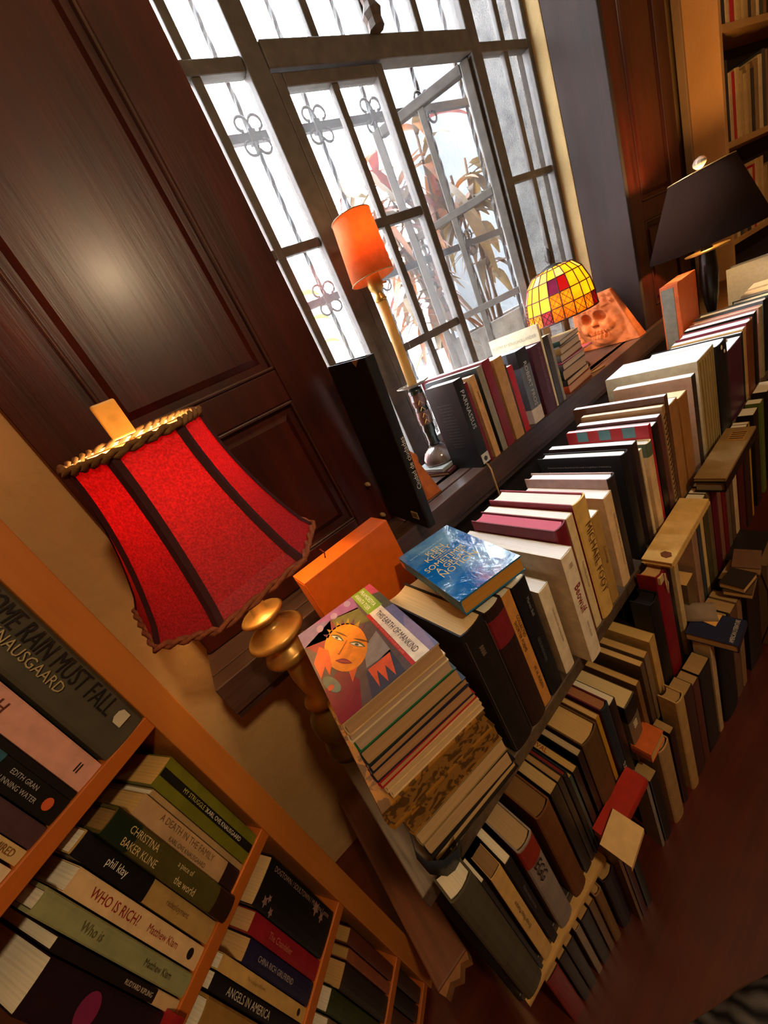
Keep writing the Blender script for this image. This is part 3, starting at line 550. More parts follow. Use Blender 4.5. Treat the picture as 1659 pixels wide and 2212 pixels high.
# cream reveal and dark jamb on the far side of the opening
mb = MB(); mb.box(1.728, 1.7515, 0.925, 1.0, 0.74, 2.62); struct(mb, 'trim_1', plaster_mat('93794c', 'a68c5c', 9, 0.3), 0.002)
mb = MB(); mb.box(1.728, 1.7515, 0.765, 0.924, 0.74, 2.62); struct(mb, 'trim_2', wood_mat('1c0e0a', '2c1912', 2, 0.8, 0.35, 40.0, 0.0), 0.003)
mb = MB(); mb.box(0.3455, 0.362, 0.80, 1.0, 0.74, 2.62); struct(mb, 'trim_3', plaster_mat('c8ab74', 'd8bd88', 9, 0.3), 0.002)
mb = MB(); mb.box(1.712, 1.7515, 1.022, 1.16, 0.70, 2.62); struct(mb, 'trim_4', plaster_mat('34322e', '6a6762', 26, 1.0))

# window sill: nosing strip and main board, slightly out of square with the wall
def sill_y(x): return 0.648 + 0.056 * x
mb = MB()
for (xa, xb) in ((-0.145, 2.02),):
    for (o0, o1, z0, z1) in ((0.0, 0.046, 0.675, 0.740), (0.051, 0.14, 0.68, 0.7395), (0.012, 0.14, 0.655, 0.676)):
        p = [(xa, sill_y(xa) + o0), (xb, sill_y(xb) + o0), (xb, min(sill_y(xb) + o1, 0.7995)), (xa, min(sill_y(xa) + o1, 0.7995))]
        mb.prism(p, z0, z1)
mb.box(-0.145, 0.345, 0.77, 0.7995, 0.66, 0.739); mb.box(0.3455, 1.7515, 0.77, 1.0, 0.7005, 0.7395)
s_ = struct(mb, 'trim_5', M_SILL, 0.002)

mb = MB(); mb.box(-.02, 2.2, .782, .7995, 0.0, .6545); struct(mb, 'undersill_shade_panel', wood_mat('120a08', '22140f', 0, .6, .2, 40.))  # dark panel added to stand in for the shade below the sill

# ---------------------------------------------------------------- window
win = bpy.data.objects.new('window_1', None); COL.objects.link(win); win['kind'] = 'structure'
Y0, Y1 = 0.972, 1.0
def wbars(name, boxes, m=M_FRAME, parent=win, bevel=.003):
    b = MB()
    for q in boxes: b.box(*q)
    o = b.build(name, m, parent, bevel=bevel); return o
TOPZ = 2.62
wbars('window_frame', [(0.3625, 0.385, Y0, Y1, 0.74, TOPZ), (1.705, 1.7275, Y0, Y1, 0.74, TOPZ), (0.385, 1.705, Y0, Y1 + .02, 0.74, 0.765), (0.385, 1.705, Y0, Y1 + .02, TOPZ - .03, TOPZ)])
wbars('mullion', [(0.628, 0.684, Y0 - .004, Y1 + .002, 0.765, TOPZ - .03)])
wbars('mullion', [(1.404, 1.452, Y0 - .004, Y1 + .002, 0.765, TOPZ - .03)])
wbars('transom', [(0.684, 1.404, Y0 - .008, Y1 + .004, Zr(.662), Zr(.714))])
wbars('transom', [(0.385, 0.628, Y0, Y1, Zr(.665), Zr(.693))])
wbars('transom', [(1.452, 1.705, Y0, Y1, Zr(.662), Zr(.688))])
for x in (0.505, 1.585):
    wbars('muntin', [(x - .012, x + .012, Y0 + .005, Y1 - .005, 0.765, TOPZ - .03)])
for z in (Zr(.318), Zr(-.01), Zr(.99)):
    wbars('muntin', [(0.385, 0.628, Y0 + .006, Y1 - .006, z - .011, z + .011)])
    wbars('muntin', [(1.452, 1.705, Y0 + .006, Y1 - .006, z - .011, z + .011)])
for x in (0.855, 1.04, 1.225):
    wbars('muntin', [(x - .012, x + .012, Y0 + .005, Y1 - .005, Zr(.714), TOPZ - .03)])
wbars('muntin', [(0.684, 1.404, Y0 + .006, Y1 - .006, Zr(1.02), Zr(1.04))])
# panes of the fixed lights
G = glass_mat()
gb = MB(); gb.box(0.385, 0.628, .985, .988, .765, TOPZ - .03); gb.build('pane', G, win)
gb = MB(); gb.box(1.452, 1.705, .985, .988, .765, TOPZ - .03); gb.build('pane', G, win)
gb = MB(); gb.box(0.684, 1.404, .985, .988, Zr(.714), TOPZ - .03); gb.build('pane', G, win)
def casement(label, hx, width, ang):
    """leaf hinged at local x=0, running to x=width"""
    r = bpy.data.objects.new('window_2' if ang == 0 else 'window_3', None); COL.objects.link(r); r['kind'] = 'structure'
    r.location = (hx, .985, 0); r.rotation_euler = (0, 0, ang)
    z0, z1 = 0.768, Zr(.658); s = .028; W = width
    b = MB(); b.box(0, s, -.014, .014, z0, z1); b.box(W - s, W, -.014, .014, z0, z1); b.box(s, W - s, -.014, .014, z1 - s, z1); b.box(s, W - s, -.014, .014, z0, z0 + s)
    b.build('sash_frame', M_FRAME, r, bevel=.003)
    for z in (Zr(.315), Zr(-.012)):
        b = MB(); b.box(s, W - s, -.010, .010, z - .012, z + .012); b.build('muntin', M_FRAME, r, bevel=.002)
    b = MB(); b.box(W / 2 - .011, W / 2 + .011, -.009, .009, z0 + s, z1 - s); b.build('muntin', M_FRAME, r, bevel=.002)
    b = MB(); b.box(s, W - s, -.0015, .0015, z0 + s, z1 - s); b.build('pane', G, r)
    return r
casement('closed', 0.686, 0.345, 0.0)
lf = casement('open', 1.400, 0.345, PI - math.radians(50))
b = MB(); b.tube([(0.345, 0, Zr(.05)), (0.345, -.03, Zr(.045)), (0.345, -.045, Zr(.02))], .006, 8); b.build('handle', M_IRON, lf)
# gothic latch block on the transom
b = MB(); b.lathe([(.0, Zr(.712)), (.022, Zr(.712)), (.02, Zr(.73)), (.026, Zr(.745)), (.015, Zr(.765)), (.018, Zr(.785)), (.004, Zr(.81)), (0, Zr(.815))], 8, (1.035, .955)); b.build('latch', mat('3a2c20', .6, .3, 60, .5), win)

# ---------------------------------------------------------------- shutters
def shutter(x0, x1, y, label, side):
    root = thing('shutter', label, 'shutter', ((x0 + x1) / 2, y, 0.741))
    W = x1 - x0; h = 1.86
    st = W * .21
    b = MB(); X = W / 2
    zs = [0.0, .055, .355, .405, 1.42, 1.47, h - .06, h]
    b.box(-X, -X + st, 0, .028, 0, h); b.box(X - st, X, 0, .028, 0, h)
    rails = [(0, .06), (.36, .425), (1.30, 1.365), (h - .06, h)]
    for r0, r1 in rails: b.box(-X + st, X - st, 0, .028, r0, r1)
    b.build('frame', M_SHUT, root, bevel=.003)
    if side > 0:
        for zz in (.115, .028):
            g = MB(); g.lathe([(.005, 0), (.006, .008), (.003, .016)], 10, M=basis((1, 0, 0), (0, 0, 1), (X - .045, -.0005, zz))); g.build('hinge_pin', mat('b09a72', .5, .2, 40, 0, .4), root)
    for k in range(3):
        za, zb = rails[k][1], rails[k + 1][0]
        p = MB(); x2 = X - st
        p.box(-x2, x2, .010, .024, za, zb)
        a = .020
        vs = [(-x2 + a, .010, za + a), (x2 - a, .010, za + a), (x2 - a, .010, zb - a), (-x2 + a, .010, zb - a), (-x2 + (a + .012), .002, za + (a + .012)), (x2 - (a + .012), .002, za + (a + .012)), (x2 - (a + .012), .002, zb - (a + .012)), (-x2 + (a + .012), .002, zb - (a + .012))]
        p.add(vs, [(4, 5, 6, 7), (0, 1, 5, 4), (1, 2, 6, 5), (2, 3, 7, 6), (3, 0, 4, 7)])
        p.build('panel', M_SHUT, root)
        m_ = MB(); t = .007
        m_.box(-x2, x2, -.003, .012, za, za + t); m_.box(-x2, x2, -.003, .012, zb - t, zb); m_.box(-x2, -x2 + t, -.003, .012, za, zb); m_.box(x2 - t, x2, -.003, .012, za, zb)
        m_.build('moulding', wood_mat('2a110b', '4a2216', 2, .3, .2, 40., .4), root, bevel=.003)
    return root
shutter(-0.138, 0.383, .7685, 'dark mahogany panelled shutter folded back beside the red lamp', 1)
shutter(1.7525, 2.19, .7685, 'dark mahogany panelled shutter folded back past the stained glass lamp', -1)

# ================================================================ outside
mb = MB(); mb.box(-6, 12, 1.1, 12, -.3, -.2); o = struct(mb, 'ground_outside', plaster_mat('8c8c88', 'a2a29c', 2))
mb = MB(); mb.box(2.95, 8.0, 2.75, 3.0, -.2, 5.2); o = struct(mb, 'wall_outside', plaster_mat('43474c', '4f5459', 2.5, .6))
mb = MB(); mb.box(-3.0, 2.75, 5.0, 5.4, -.2, 4.6); o = struct(mb, 'wall_outside_pink', plaster_mat('c49a96', 'd8b4ae', 2, .4))
mb = MB(); mb.box(2.36, 2.75, 1.46, 1.58, -.2, 3.6); o = struct(mb, 'column_outside', plaster_mat('34322e', '6a6762', 26, 1.0))
# wrought iron grille
gr = thing('window_grille', 'wrought iron grille of twisted bars and scrolls beyond the window', 'window grille', (1.05, 1.31, .62))
def gl(p): return (p[0] - 1.05, p[1] - 1.31, p[2] - .62)
gx = [0.517, 0.766, 1.012, 1.26, 1.528, 1.78, 2.03]
for x in gx:
    b = MB(); n = 90; pts = []
    z0, z1 = .64, 2.7; vs = []
    for i in range(n + 1):
        a = i * .55; z = z0 + (z1 - z0) * i / n
        for k in range(4):
            g = a + k * PI / 2; vs.append(gl((x + .0085 * math.cos(g), 1.31 + .0085 * math.sin(g), z)))
    fs = []
    for i in range(n):
        for k in range(4): fs.append((i * 4 + k, i * 4 + (k + 1) % 4, (i + 1) * 4 + (k + 1) % 4, (i + 1) * 4 + k))
    b.add(vs, fs); b.build('grille_bar', M_IRON, gr)
GZ = (Zr(.735), Zr(.25), Zr(-.24))
for z in GZ:
    b = MB(); b.box(.42 - 1.05, 2.15 - 1.05, -.008, .008, z - .62 - .012, z - .62 + .012); b.build('cross_bar', M_IRON, gr)
for z in GZ[:2]:
    for x in gx[:5]:
        b = MB()
        for sx in (-1, 1):
            for sz in (-1, 1):
                pts = []
                for k in range(15):
                    a = k / 14 * 1.5 * PI; r = .026 * (1 - .45 * k / 14)
                    pts.append(gl((x + sx * (.040 - r * math.cos(a) * 1.0 - .014 + .0), 1.298, z + sz * (.018 + r * math.sin(a) + .010))))
                pts = [gl((x + sx * .004, 1.298, z + sz * .008))] + pts
                b.tube(pts, .0042, 6)
        b.box(x - 1.05 - .012, x - 1.05 + .012, -.016, .012, z - .62 - .016, z - .62 + .016)
        b.build('scroll', M_IRON, gr)
# plants
def leaf(mb, base, d, up, L, W, droop, n=6):
    d = Vector(d).normalized(); s = d.cross(Vector(up))
    if s.length < .05: s = d.cross(Vector((1, 0, 0)))
    s.normalize(); nrm = s.cross(d)
    p = Vector(base); vs = []
    for i in range(n + 1):
        t = i / n; wd = W * math.sin(PI * min(.98, .06 + t * .94)) ** .8
        c = p + d * (L * t) + Vector((0, 0, -droop * L * t * t))
        vs += [c - s * wd + nrm * wd * .25, c, c + s * wd + nrm * wd * .25]
    fs = []
    for i in range(n):
        fs += [(3 * i, 3 * i + 1, 3 * i + 4, 3 * i + 3), (3 * i + 1, 3 * i + 2, 3 * i + 5, 3 * i + 4)]
    mb.add(vs, fs)
M_LEAFS = [glow_mat(c, .3, .5, .35, 30.0) for c in ('57431c', '74431a', '5a4620', '855022', '6a2f2a', '4a3c1c')]
def plant(x, y, z, stems, label, seed, hmin, hmax, spread, pal, name='dracaena_plant'):
    rr = random.Random(seed); root = thing(name, label, 'plant', (x, y, z))
    tops = []
    for i in range(stems):
        a = rr.uniform(0, 2 * PI); h = rr.uniform(hmin, hmax); q = rr.uniform(.02, .06)
        bx, by = q * math.cos(a), q * math.sin(a); tx, ty = bx + rr.uniform(-spread, spread), by + rr.uniform(-spread, spread) * .4
        b = MB(); b.tube([(bx, by, 0), ((bx + tx) / 2 + rr.uniform(-.02, .02), (by + ty) / 2, h * .5), (tx, ty, h)], [.009, .008, .006], 7)
        b.build('stem', mat('5a4a3a', .8, .3, 80, .6), root); tops.append((tx, ty, h))
    fb = MB(); k = 0
    for (tx, ty, h) in tops:
        for j in range(rr.randint(9, 13)):
            a = rr.uniform(0, 2 * PI); e = rr.uniform(-.5, .9); fb.cur = pal[k % len(pal)]; k += 1
            leaf(fb, (tx, ty, h - rr.uniform(0, .22)), (math.cos(a), math.sin(a) * .7, e), (0, 0, 1), rr.uniform(.16, .30), rr.uniform(.018, .032), rr.uniform(.35, 1.1))
    fb.smooth = True; fb.sm = [True] * len(fb.f); fb.build('foliage', M_LEAFS, root)
    return root
def trough(x0, x1, y0, y1, z0, z1):
    t = thing('planter', 'grey stone planter outside holding the brown leaved plants', 'planter', ((x0 + x1) / 2, (y0 + y1) / 2, z0))
    b = MB(); X, Y, h = (x1 - x0) / 2, (y1 - y0) / 2, z1 - z0
    b.box(-X, X, -Y, -Y + .03, 0, h); b.box(-X, X, Y - .03, Y, 0, h); b.box(-X, -X + .03, -Y + .03, Y - .03, 0, h); b.box(X - .03, X, -Y + .03, Y - .03, 0, h); b.box(-X + .03, X - .03, -Y + .03, Y - .03, 0, .05)
    b.build('trough', plaster_mat('6d7072', '9a9ea0', 12, .8), t, bevel=.006)
    b = MB(); b.box(-X + .031, X - .031, -Y + .031, Y - .031, .051, h - .03); b.build('soil', mat('3a3028', .95, .4, 60, .8), t)
trough(1.34, 2.35, 1.44, 1.72, -.2, Zr(-.10))
plant(1.58, 1.57, Zr(-.128), 7, 'dracaena with drooping brown leaves outside, behind the open casement', 3, .45, .98, .20, [0, 1, 3, 2, 4])
plant(1.92, 1.58, Zr(-.128), 5, 'dracaena with olive brown leaves outside, seen in the tall side panes', 8, .35, .80, .16, [2, 0, 5, 3])
plant(1.42, 1.56, Zr(-.128), 3, 'small drying dracaena outside, seen through the shut casement', 12, .25, .45, .08, [1, 3, 2])
# fresh green plant low at the near end
M_GREEN = [glow_mat('6fae2a', .55, .4, .2, 20.0)]
gp = thing('leafy_plant', 'bright green leafy plant outside the low corner panes', 'plant', (.70, 1.42, -.2))
b = MB(); b.tube([(0, 0, 0), (.01, .01, .9), (.0, 0, 1.60)], [.008, .007, .004], 7); b.build('stem', mat('5a6a34', .7), gp)
fb = MB(); rr = random.Random(5); fb.smooth = True
for k in range(9): leaf(fb, (0, 0, 1.60 - .03 * k), (math.cos(k * 2.1), math.sin(k * 2.1) * .5, .5), (0, 0, 1), .13, .03, .5)
for k in range(8): leaf(fb, (.05, 0, 1.10 + .02 * k), (math.cos(k * 1.9), math.sin(k * 1.9) * .5, .9), (0, 0, 1), .14, .016, .3)
fb.sm = [True] * len(fb.f); fb.build('foliage', M_GREEN, gp)

# ================================================================ low bookcase in front of the window
bc = thing('bookcase', 'long low dark bookcase under the window sill, packed with books', 'bookcase', (1.1, .47, 0))
def yc(x): return .303 + .066 * x
def part(mb, name, m, bevel=.0):
    mb.v = [(v[0] - 1.1, v[1] - .47, v[2]) for v in mb.v]; return mb.build(name, m, bc, bevel=bevel)
M_TOP = wood_mat('2e231a', '6a5642', 1, .5, .5, 60.0)
b = MB(); b.prism([(-.053, yc(-.05)), (2.3, yc(2.3)), (2.3, .572), (1.74, .60), (1.735, .64), (-.053, .64)], .495, .5225); part(b, 'shelf_board', M_TOP, .002)
b = MB(); b.prism([(-.035, .268), (1.75, .40), (1.75, .62), (-.035, .62)], .208, .2295); part(b, 'shelf_board', M_CASE, .002)
b = MB(); b.box(-.048, -.030, .335, .635, 0, .4945); part(b, 'side_panel', mat('0e0b09', .6, .2, 40), .002)
b = MB(); b.box(2.27, 2.295, .46, .57, 0, .4945); part(b, 'side_panel', M_CASE, .002)
b = MB(); b.box(-.03, 1.73, .621, .635, 0, .4945); part(b, 'back_panel', M_CASE)
# plank poking out beside the bookcase
pk = thing('plank', 'rough reddish brown plank poking out low beside the bookcase end', 'plank', (-.098, .54, .175))
b = MB(); b.box(-.035, .035, -.175, .215, 0, .028); b.build('board', wood_mat('4a2612', '7a4422', 1, .6, .5, 50.), pk, bevel=.003)
b = MB(); b.prism([(-.034, -.175), (.034, -.175), (.030, -.184), (.016, -.178), (.004, -.188), (-.012, -.180), (-.028, -.186)], .002, .025)
b.build('split_end', wood_mat('6a4020', '9a6a3a', 1, .8, .6, 50.), pk)
b = MB(); b.box(-.03, .03, .10, .16, -.175, -.0005); b.build('leg', M_CASE, pk)

YAW = math.radians(3.78)
for r in TOP_ROW: book(*r[:10], r[10], yaw=YAW, group='books along the top of the low bookcase')
for r in MID_ROW: book(*r[:10], r[10], yaw=math.radians(4), group='books on the middle shelf of the low bookcase')
for r in LOW_ROW: book(*r[:10], r[10], yaw=0.0, group='books standing along the floor')
for r in SILL_ROW: book(*r[:10], r[10], yaw=math.radians(3.3), group='books on the window sill')
# ================================================================ red lamp
lp = thing('table_lamp', 'brass table lamp with glowing red bell shade trimmed in braid', 'lamp', (-.012, .566, .523))
M_BRASS = mat('b88c48', .36, .15, 30, .05, .6)
def bar(*a): return MB().box(*a)
b = MB(); b.smooth = True
b.lathe([(.050, 0), (.050, .012), (.046, .02), (.044, .04), (.047, .06), (.045, .08), (.032, .098), (.02, .106)], 32); b.build('base', mat('7d7440', .35, .2, 30, .05, .6), lp)
b = MB(); b.smooth = True
b.lathe([(.020, .106), (.030, .112), (.033, .122), (.028, .132), (.020, .140), (.0225, .18), (.0205, .212), (.023, .220), (.037, .226), (.041, .234), (.037, .242), (.024, .248), (.0235, .258), (.043, .268), (.0485, .274), (.044, .280), (.022, .292), (.0165, .302), (.031, .311), (.0355, .316), (.031, .320), (.013, .324), (.012, .36), (.010, .42)], 32)
b.build('column', M_BRASS, lp)
M_RED = glow_mat('c83440', .50, .55, .25, 420.0)
SH0, SH1 = .406, .620          # shade bottom and top above the board
def oct_ring(hw, cut, z, yaw=0.0):
    a, c = hw, hw - cut; P = [(c, -a), (a, -c), (a, c), (c, a), (-c, a), (-a, c), (-a, -c), (-c, -a)]
    return [Vector((x * math.cos(yaw) - y * math.sin(yaw), x * math.sin(yaw) + y * math.cos(yaw), z)) for x, y in P]
SY = math.radians(9)
rings = []
NS = 10
for i in range(NS + 1):
    t = i / NS; hw = .076 + (.124 - .076) * (t ** 1.75) + .010 * max(0, t - .9) * 3; cut = hw * .50
    rings.append(oct_ring(hw, cut, SH1 - (SH1 - SH0) * t, SY))
def shade_sheet(off, sel=None):
    vs, fs = [], []
    for r in rings:
        for p in r:
            n = Vector((p.x, p.y, 0)).normalized(); vs.append(p + n * off)
    for i in range(NS):
        for k in range(8):
            if sel is None or k in sel: fs.append((i * 8 + k, (i + 1) * 8 + k, (i + 1) * 8 + (k + 1) % 8, i * 8 + (k + 1) % 8))
    return vs, fs
TILT = Matrix.Translation((0, 0, .508)) @ Matrix.Rotation(math.radians(8.5), 4, 'X') @ Matrix.Translation((0, 0, -.508))
b = MB(); v, f = shade_sheet(0); b.add(v, f); sh = b.build('lamp_shade', M_RED, lp, M=TILT)
b = MB(); v, f = shade_sheet(-.0022); b.add(v, f); b.build('lining', glow_mat('f2dfae', .45, .7, .05, 100.0), sh)
so = sh.modifiers.new('cloth', 'SOLIDIFY'); so.thickness = .0012
M_RIB = mat('3a0a10', .8, .2, 200)
for k in range(8):
    b = MB(); vs = []
    for r in rings:
        p = r[k]; q0 = r[k - 1]; q1 = r[(k + 1) % 8]; n = Vector((p.x, p.y, 0)).normalized() * .0016
        wdt = .0075
        vs += [p + (q0 - p).normalized() * wdt + n, p + n * 1.3, p + (q1 - p).normalized() * wdt + n]
    fs = []
    for i in range(NS): fs += [(3 * i, 3 * i + 1, 3 * i + 4, 3 * i + 3), (3 * i + 1, 3 * i + 2, 3 * i + 5, 3 * i + 4)]
    b.add(vs, fs); b.build('ribbon', M_RIB, sh)
M_BRAID = mat('6e4a20', .85, .35, 150, .5)
def braid(ring, r, name, m):
    pts = []
    for k in range(8):
        for t in range(10): pts.append(ring[k].lerp(ring[(k + 1) % 8], t / 10))
    b = MB(); b.smooth = True
    n = len(pts)
    for ph in (0, PI):
        q = []
        for i, p in enumerate(pts):
            nn = Vector((p.x, p.y, 0)).normalized(); a = i * 1.35 + ph
            q.append(p + nn * (.0015 + r * .5 * math.cos(a)) + Vector((0, 0, r * .6 * math.sin(a))))
        b.tube(q, r * .62, 6, True)
    b.sm = [True] * len(b.f); b.build(name, m, sh)
braid(rings[0], .0055, 'braid', M_BRAID); braid(rings[-1], .0055, 'braid', mat('8a4a2c', .85, .35, 150, .5))
b = MB(); b.smooth = True; b.tube([(.11, -.115, SH0 - .002), (.113, -.117, SH0 - .010), (.111, -.116, SH0 - .018)], .0012, 5); b.build('loose_thread', mat('a0402c', .9), sh)
b = MB(); b.tube([(0, 0, .40), (0, 0, SH1 + .002)], .004, 8)
for k in range(4):
    p = rings[0][2 * k].lerp(rings[0][2 * k + 1], .5); b.tube([(0, 0, SH1 - .001), (p.x, p.y, SH1 - .004)], .0016, 6)
b.build('harp', M_BRASS, lp)
b = MB(); b.lathe([(.0, .0), (.016, .03), (.022, .05), (.018, .068), (0, .078)], 16); b.smooth = True
m_, N, L, P = newmat('bulb_glow'); P.inputs['Emission Color'].default_value = (1, .7, .35, 1); P.inputs['Emission Strength'].default_value = 12; M_BULB = m_
bu = b.build('bulb', M_BULB, lp, loc=(0, .0, .50))
b = MB(); b.box(-.013, .013, -.005, .005, 0, .042); b.build('finial', mat('d8a858', .35, .2, 60), lp, bevel=.002, loc=(-.004, -.028, SH1 + .004)).rotation_euler = (math.radians(8), 0, math.radians(10))
lamp_light('red_lamp_bulb', (-.012, .566, .523 + .560), 8.5, (1, .66, .34), .03)

# ================================================================ candle style lamp on the sill
cl = thing('candlestick_lamp', 'candlestick lamp with orange drum shade on ceramic foot in the window', 'lamp', (.628, .852, .7628), (0, math.radians(2.2), 0))
b = MB(); b.smooth = True; b.lathe([(.047, 0), (.0475, .004), (.046, .018), (.036, .036), (.022, .048), (.014, .052)], 32); b.build('foot', mat('6f625c', .12, .5, 28, .1, 0, .6, .6), cl)
b = MB(); b.smooth = True; b.lathe([(.015, .052), (.018, .056), (.015, .064), (.016, .09), (.019, .10), (.017, .112), (.018, .15), (.020, .158), (.018, .166), (.0185, .20), (.021, .212), (.018, .222)], 24)
b.build('column', mat('1f2a26', .2, .4, 30, .1, 0, .5, .5), cl)
for (z0, z1) in ((.072, .100), (.118, .156), (.170, .205)):
    if (z0, z1) == (.072, .100): continue
    b = MB(); b.lathe([(.0195, z0), (.0212, (z0 + z1) / 2), (.0195, z1)], 24, cap=False); b.build('glaze_band', mat('5a3a30', .25, .35, 50, .2, 0, .5, .4), cl)
for k in range(4):
    z = .125 + k * .018; b = MB(); a0 = -2.1
    pts = [(.0222 * math.cos(a0 + t * .5), .0222 * math.sin(a0 + t * .5), z + (.008 if j % 2 else -.002)) for j, t in enumerate((-.6, 0, .6))]
    b.tube(pts, .0009, 5); b.build('gilt_line', mat('c89a50', .3, .1, 30, 0, .7), cl)
b = MB(); b.smooth = True; b.lathe([(.012, .222), (.030, .226), (.0455, .232), (.047, .235), (.030, .232), (.012, .230)], 32); b.build('drip_plate', mat('9a9284', .2, .3, 30, .1, 0, .5, .5), cl)
b = MB(); b.smooth = True; b.lathe([(.0135, .231), (.0130, .34), (.0125, .452)], 20); b.build('candle_tube', mat('c59a52', .5, .2, 20, .1), cl)
b = MB(); b.smooth = True; b.lathe([(.0145, .452), (.0165, .456), (.010, .466), (.010, .474), (.018, .480), (.020, .492), (.018, .505), (.0165, .53)], 20); b.build('socket', M_BRASS, cl)
b = MB(); b.lathe([(.0, .53), (.017, .555), (.020, .575), (.0, .605)], 16); b.smooth = True; b.build('bulb', M_BULB, cl)
M_ORS = glow_mat('e88a4a', .50, .7, .08, 60.0)
b = MB(); b.smooth = True; b.lathe([(.056, .505), (.049, .640)], 40, cap=False); o = b.build('lamp_shade', M_ORS, cl); q = o.modifiers.new('paper', 'SOLIDIFY'); q.thickness = .0012
b = MB(); b.tube([(.0565 * math.cos(a * PI / 20), .0565 * math.sin(a * PI / 20), .506) for a in range(40)], .0013, 5, True); b.build('shade_rim', mat('a07a3a', .5), o); b = MB(); b.tube([(.0495 * math.cos(a * PI / 20), .0495 * math.sin(a * PI / 20), .640) for a in range(40)], .0013, 5, True); b.build('shade_rim', mat('a07a3a', .5), o)
b = MB(); b.tube([(.018, -.004, .49), (.030, -.008, .488)], .003, 6); b.build('switch', M_BRASS, cl)
b = MB()
for k in range(46): b.lathe([(0, -.0013), (.0013, 0), (0, .0013)], 6, (.030, -.008), M=Matrix.Translation((0, 0, .484 - k * .0046)))
b.build('pull_chain', mat('b0a890', .4, .1, 30, 0, .6), cl)
lamp_light('candle_lamp_bulb', (.651, .852, .7626 + .612), .9, (1, .60, .25), .02)
flat_book(.628, .852, .7402, .125, .125, .010, '5a3038', 'c8b8a0', 'plum covered thin book at the bottom under the candlestick lamp', '-y', .25, group='things under the candlestick lamp')
tl = thing('tile', 'pale glazed tile directly under the candlestick lamp foot', 'tile', (.628, .852, .7506), (0, 0, .1), 'things under the candlestick lamp'); b = MB(); b.box(-.056, .056, -.056, .056, 0, .0118); b.build('slab', mat('a9b4b6', .2, .2, 20, .05, 0, .5, .4), tl, bevel=.002)
cord = MB(); cord.smooth = True; cord.tube([(.685, .815, .7432), (.66, .765, .7432), (.64, .735, .7432), (.645, .70, .7432), (.638, .682, .7430), (.63, .668, .733), (.625, .664, .71), (.62, .66, .65)], .0024, 8)
tag(cord.build('power_cord', mat('b08a5a', .5)), 'tan lamp cord curling over the sill edge near the candlestick lamp', 'cord')

# ================================================================ stained glass lamp
sg = thing('stained_glass_lamp', 'small amber and red stained glass dome lamp with dark finial', 'lamp', (1.385, .868, .7402))
M_PEW = mat('3a3634', .45, .3, 60, .3, .6)
b = MB(); b.smooth = True; b.lathe([(.055, 0), (.052, .01), (.03, .022), (.012, .03), (.010, .08), (.014, .10), (.009, .12), (.008, .30)], 20); b.build('base', M_PEW, sg)
Rb, z0, z1 = .116, .198, .364
def dome(u, ph): # u 0 bottom..1 top
    r = Rb * math.cos(u * 1.28) ** .85 if u > 0 else Rb
    r = max(r, .026); return Vector((r * math.cos(ph), r * math.sin(ph), z0 + (z1 - z0) * math.sin(u * PI / 2) ** .95))
GL = {'a': glow_mat('e8a83a', .75, .25, .25, 22.0), 'y': glow_mat('f2c84a', .78, .25, .2, 18.0), 'r': glow_mat('a80f1c', .7, .2, .15, 20.0), 'b': glow_mat('9a6418', .6, .2, .25, 30.0), 'p': glow_mat('7a2c50', .6, .2, .2, 20.0), 'c': glow_mat('ecd9a8', .75, .25, .15, 20.0)}
us = [0, .16, .34, .58, .82, 1.0]
M_LEAD = mat('3a1c14', .5, .2, 80, .1, .4)
NP = 20
lead = MB()
for i in range(5):
    for k in range(NP):
        pa, pb_ = 2 * PI * k / NP, 2 * PI * (k + 1) / NP
        k5 = k % 5
        if i == 0: key = 'r' if k5 == 0 else 'a'
        elif i == 1: key = 'a' if k5 in (1, 2) else 'y'
        elif i == 2: key = {1: 'p', 2: 'r'}.get(k5, 'y')
        else: key = 'y' if (k + i) % 3 else 'c'
        g = MB(); q = [dome(us[i], pa), dome(us[i], pb_), dome(us[i + 1], pb_), dome(us[i + 1], pa)]
        qi = [Vector((v.x * .985, v.y * .985, v.z)) for v in q]
        g.add(q + qi, [(0, 1, 2, 3), (7, 6, 5, 4), (0, 4, 5, 1), (1, 5, 6, 2), (2, 6, 7, 3), (3, 7, 4, 0)])
        g.build('glass_piece', GL[key], sg)
        lead.tube([q[0], q[1]], .0018, 5); lead.tube([q[0], q[3]], .0018, 5)
        if i == 0 or (i == 1 and k5 in (1, 2)):
            c0 = (q[0] + q[1] + q[2] + q[3]) / 4; e = 1.012
            for s_ in ((0, 2), (1, 3)): lead.tube([q[s_[0]] * 1.0 + (c0 - Vector((0, 0, c0.z))) * .012, q[s_[1]] + (c0 - Vector((0, 0, c0.z))) * .012], .0009, 4)
            mm = [(q[j] + q[(j + 1) % 4]) / 2 + (c0 - Vector((0, 0, c0.z))) * .012 for j in range(4)]
            lead.tube([mm[0], mm[1], mm[2], mm[3]], .0009, 4, True)
lead.tube([dome(0, 2 * PI * k / 40) for k in range(40)], .0026, 6, True)
lead.build('lead_lines', M_LEAD, sg)
b = MB(); b.smooth = True; b.lathe([(.040, z1 - .010), (.034, z1 + .002), (.018, z1 + .008), (.006, z1 + .012), (.008, z1 + .020), (.013, z1 + .028), (.009, z1 + .036), (.011, z1 + .044), (.006, z1 + .055), (0, z1 + .066)], 20); b.build('finial', M_PEW, sg)
b = MB(); b.smooth = True; b.lathe([(0, .22), (.018, .245), (.020, .262), (0, .29)], 14); b.build('bulb', M_BULB, sg)
lamp_light('stained_glass_bulb', (1.385, .868, .7402 + .27), 6.0, (1, .62, .24), .03)
cord = MB(); cord.smooth = True; cord.tube([(1.335, .85, .743), (1.31, .80, .743), (1.28, .775, .743), (1.29, .745, .743), (1.34, .735, .743)], .0024, 8)
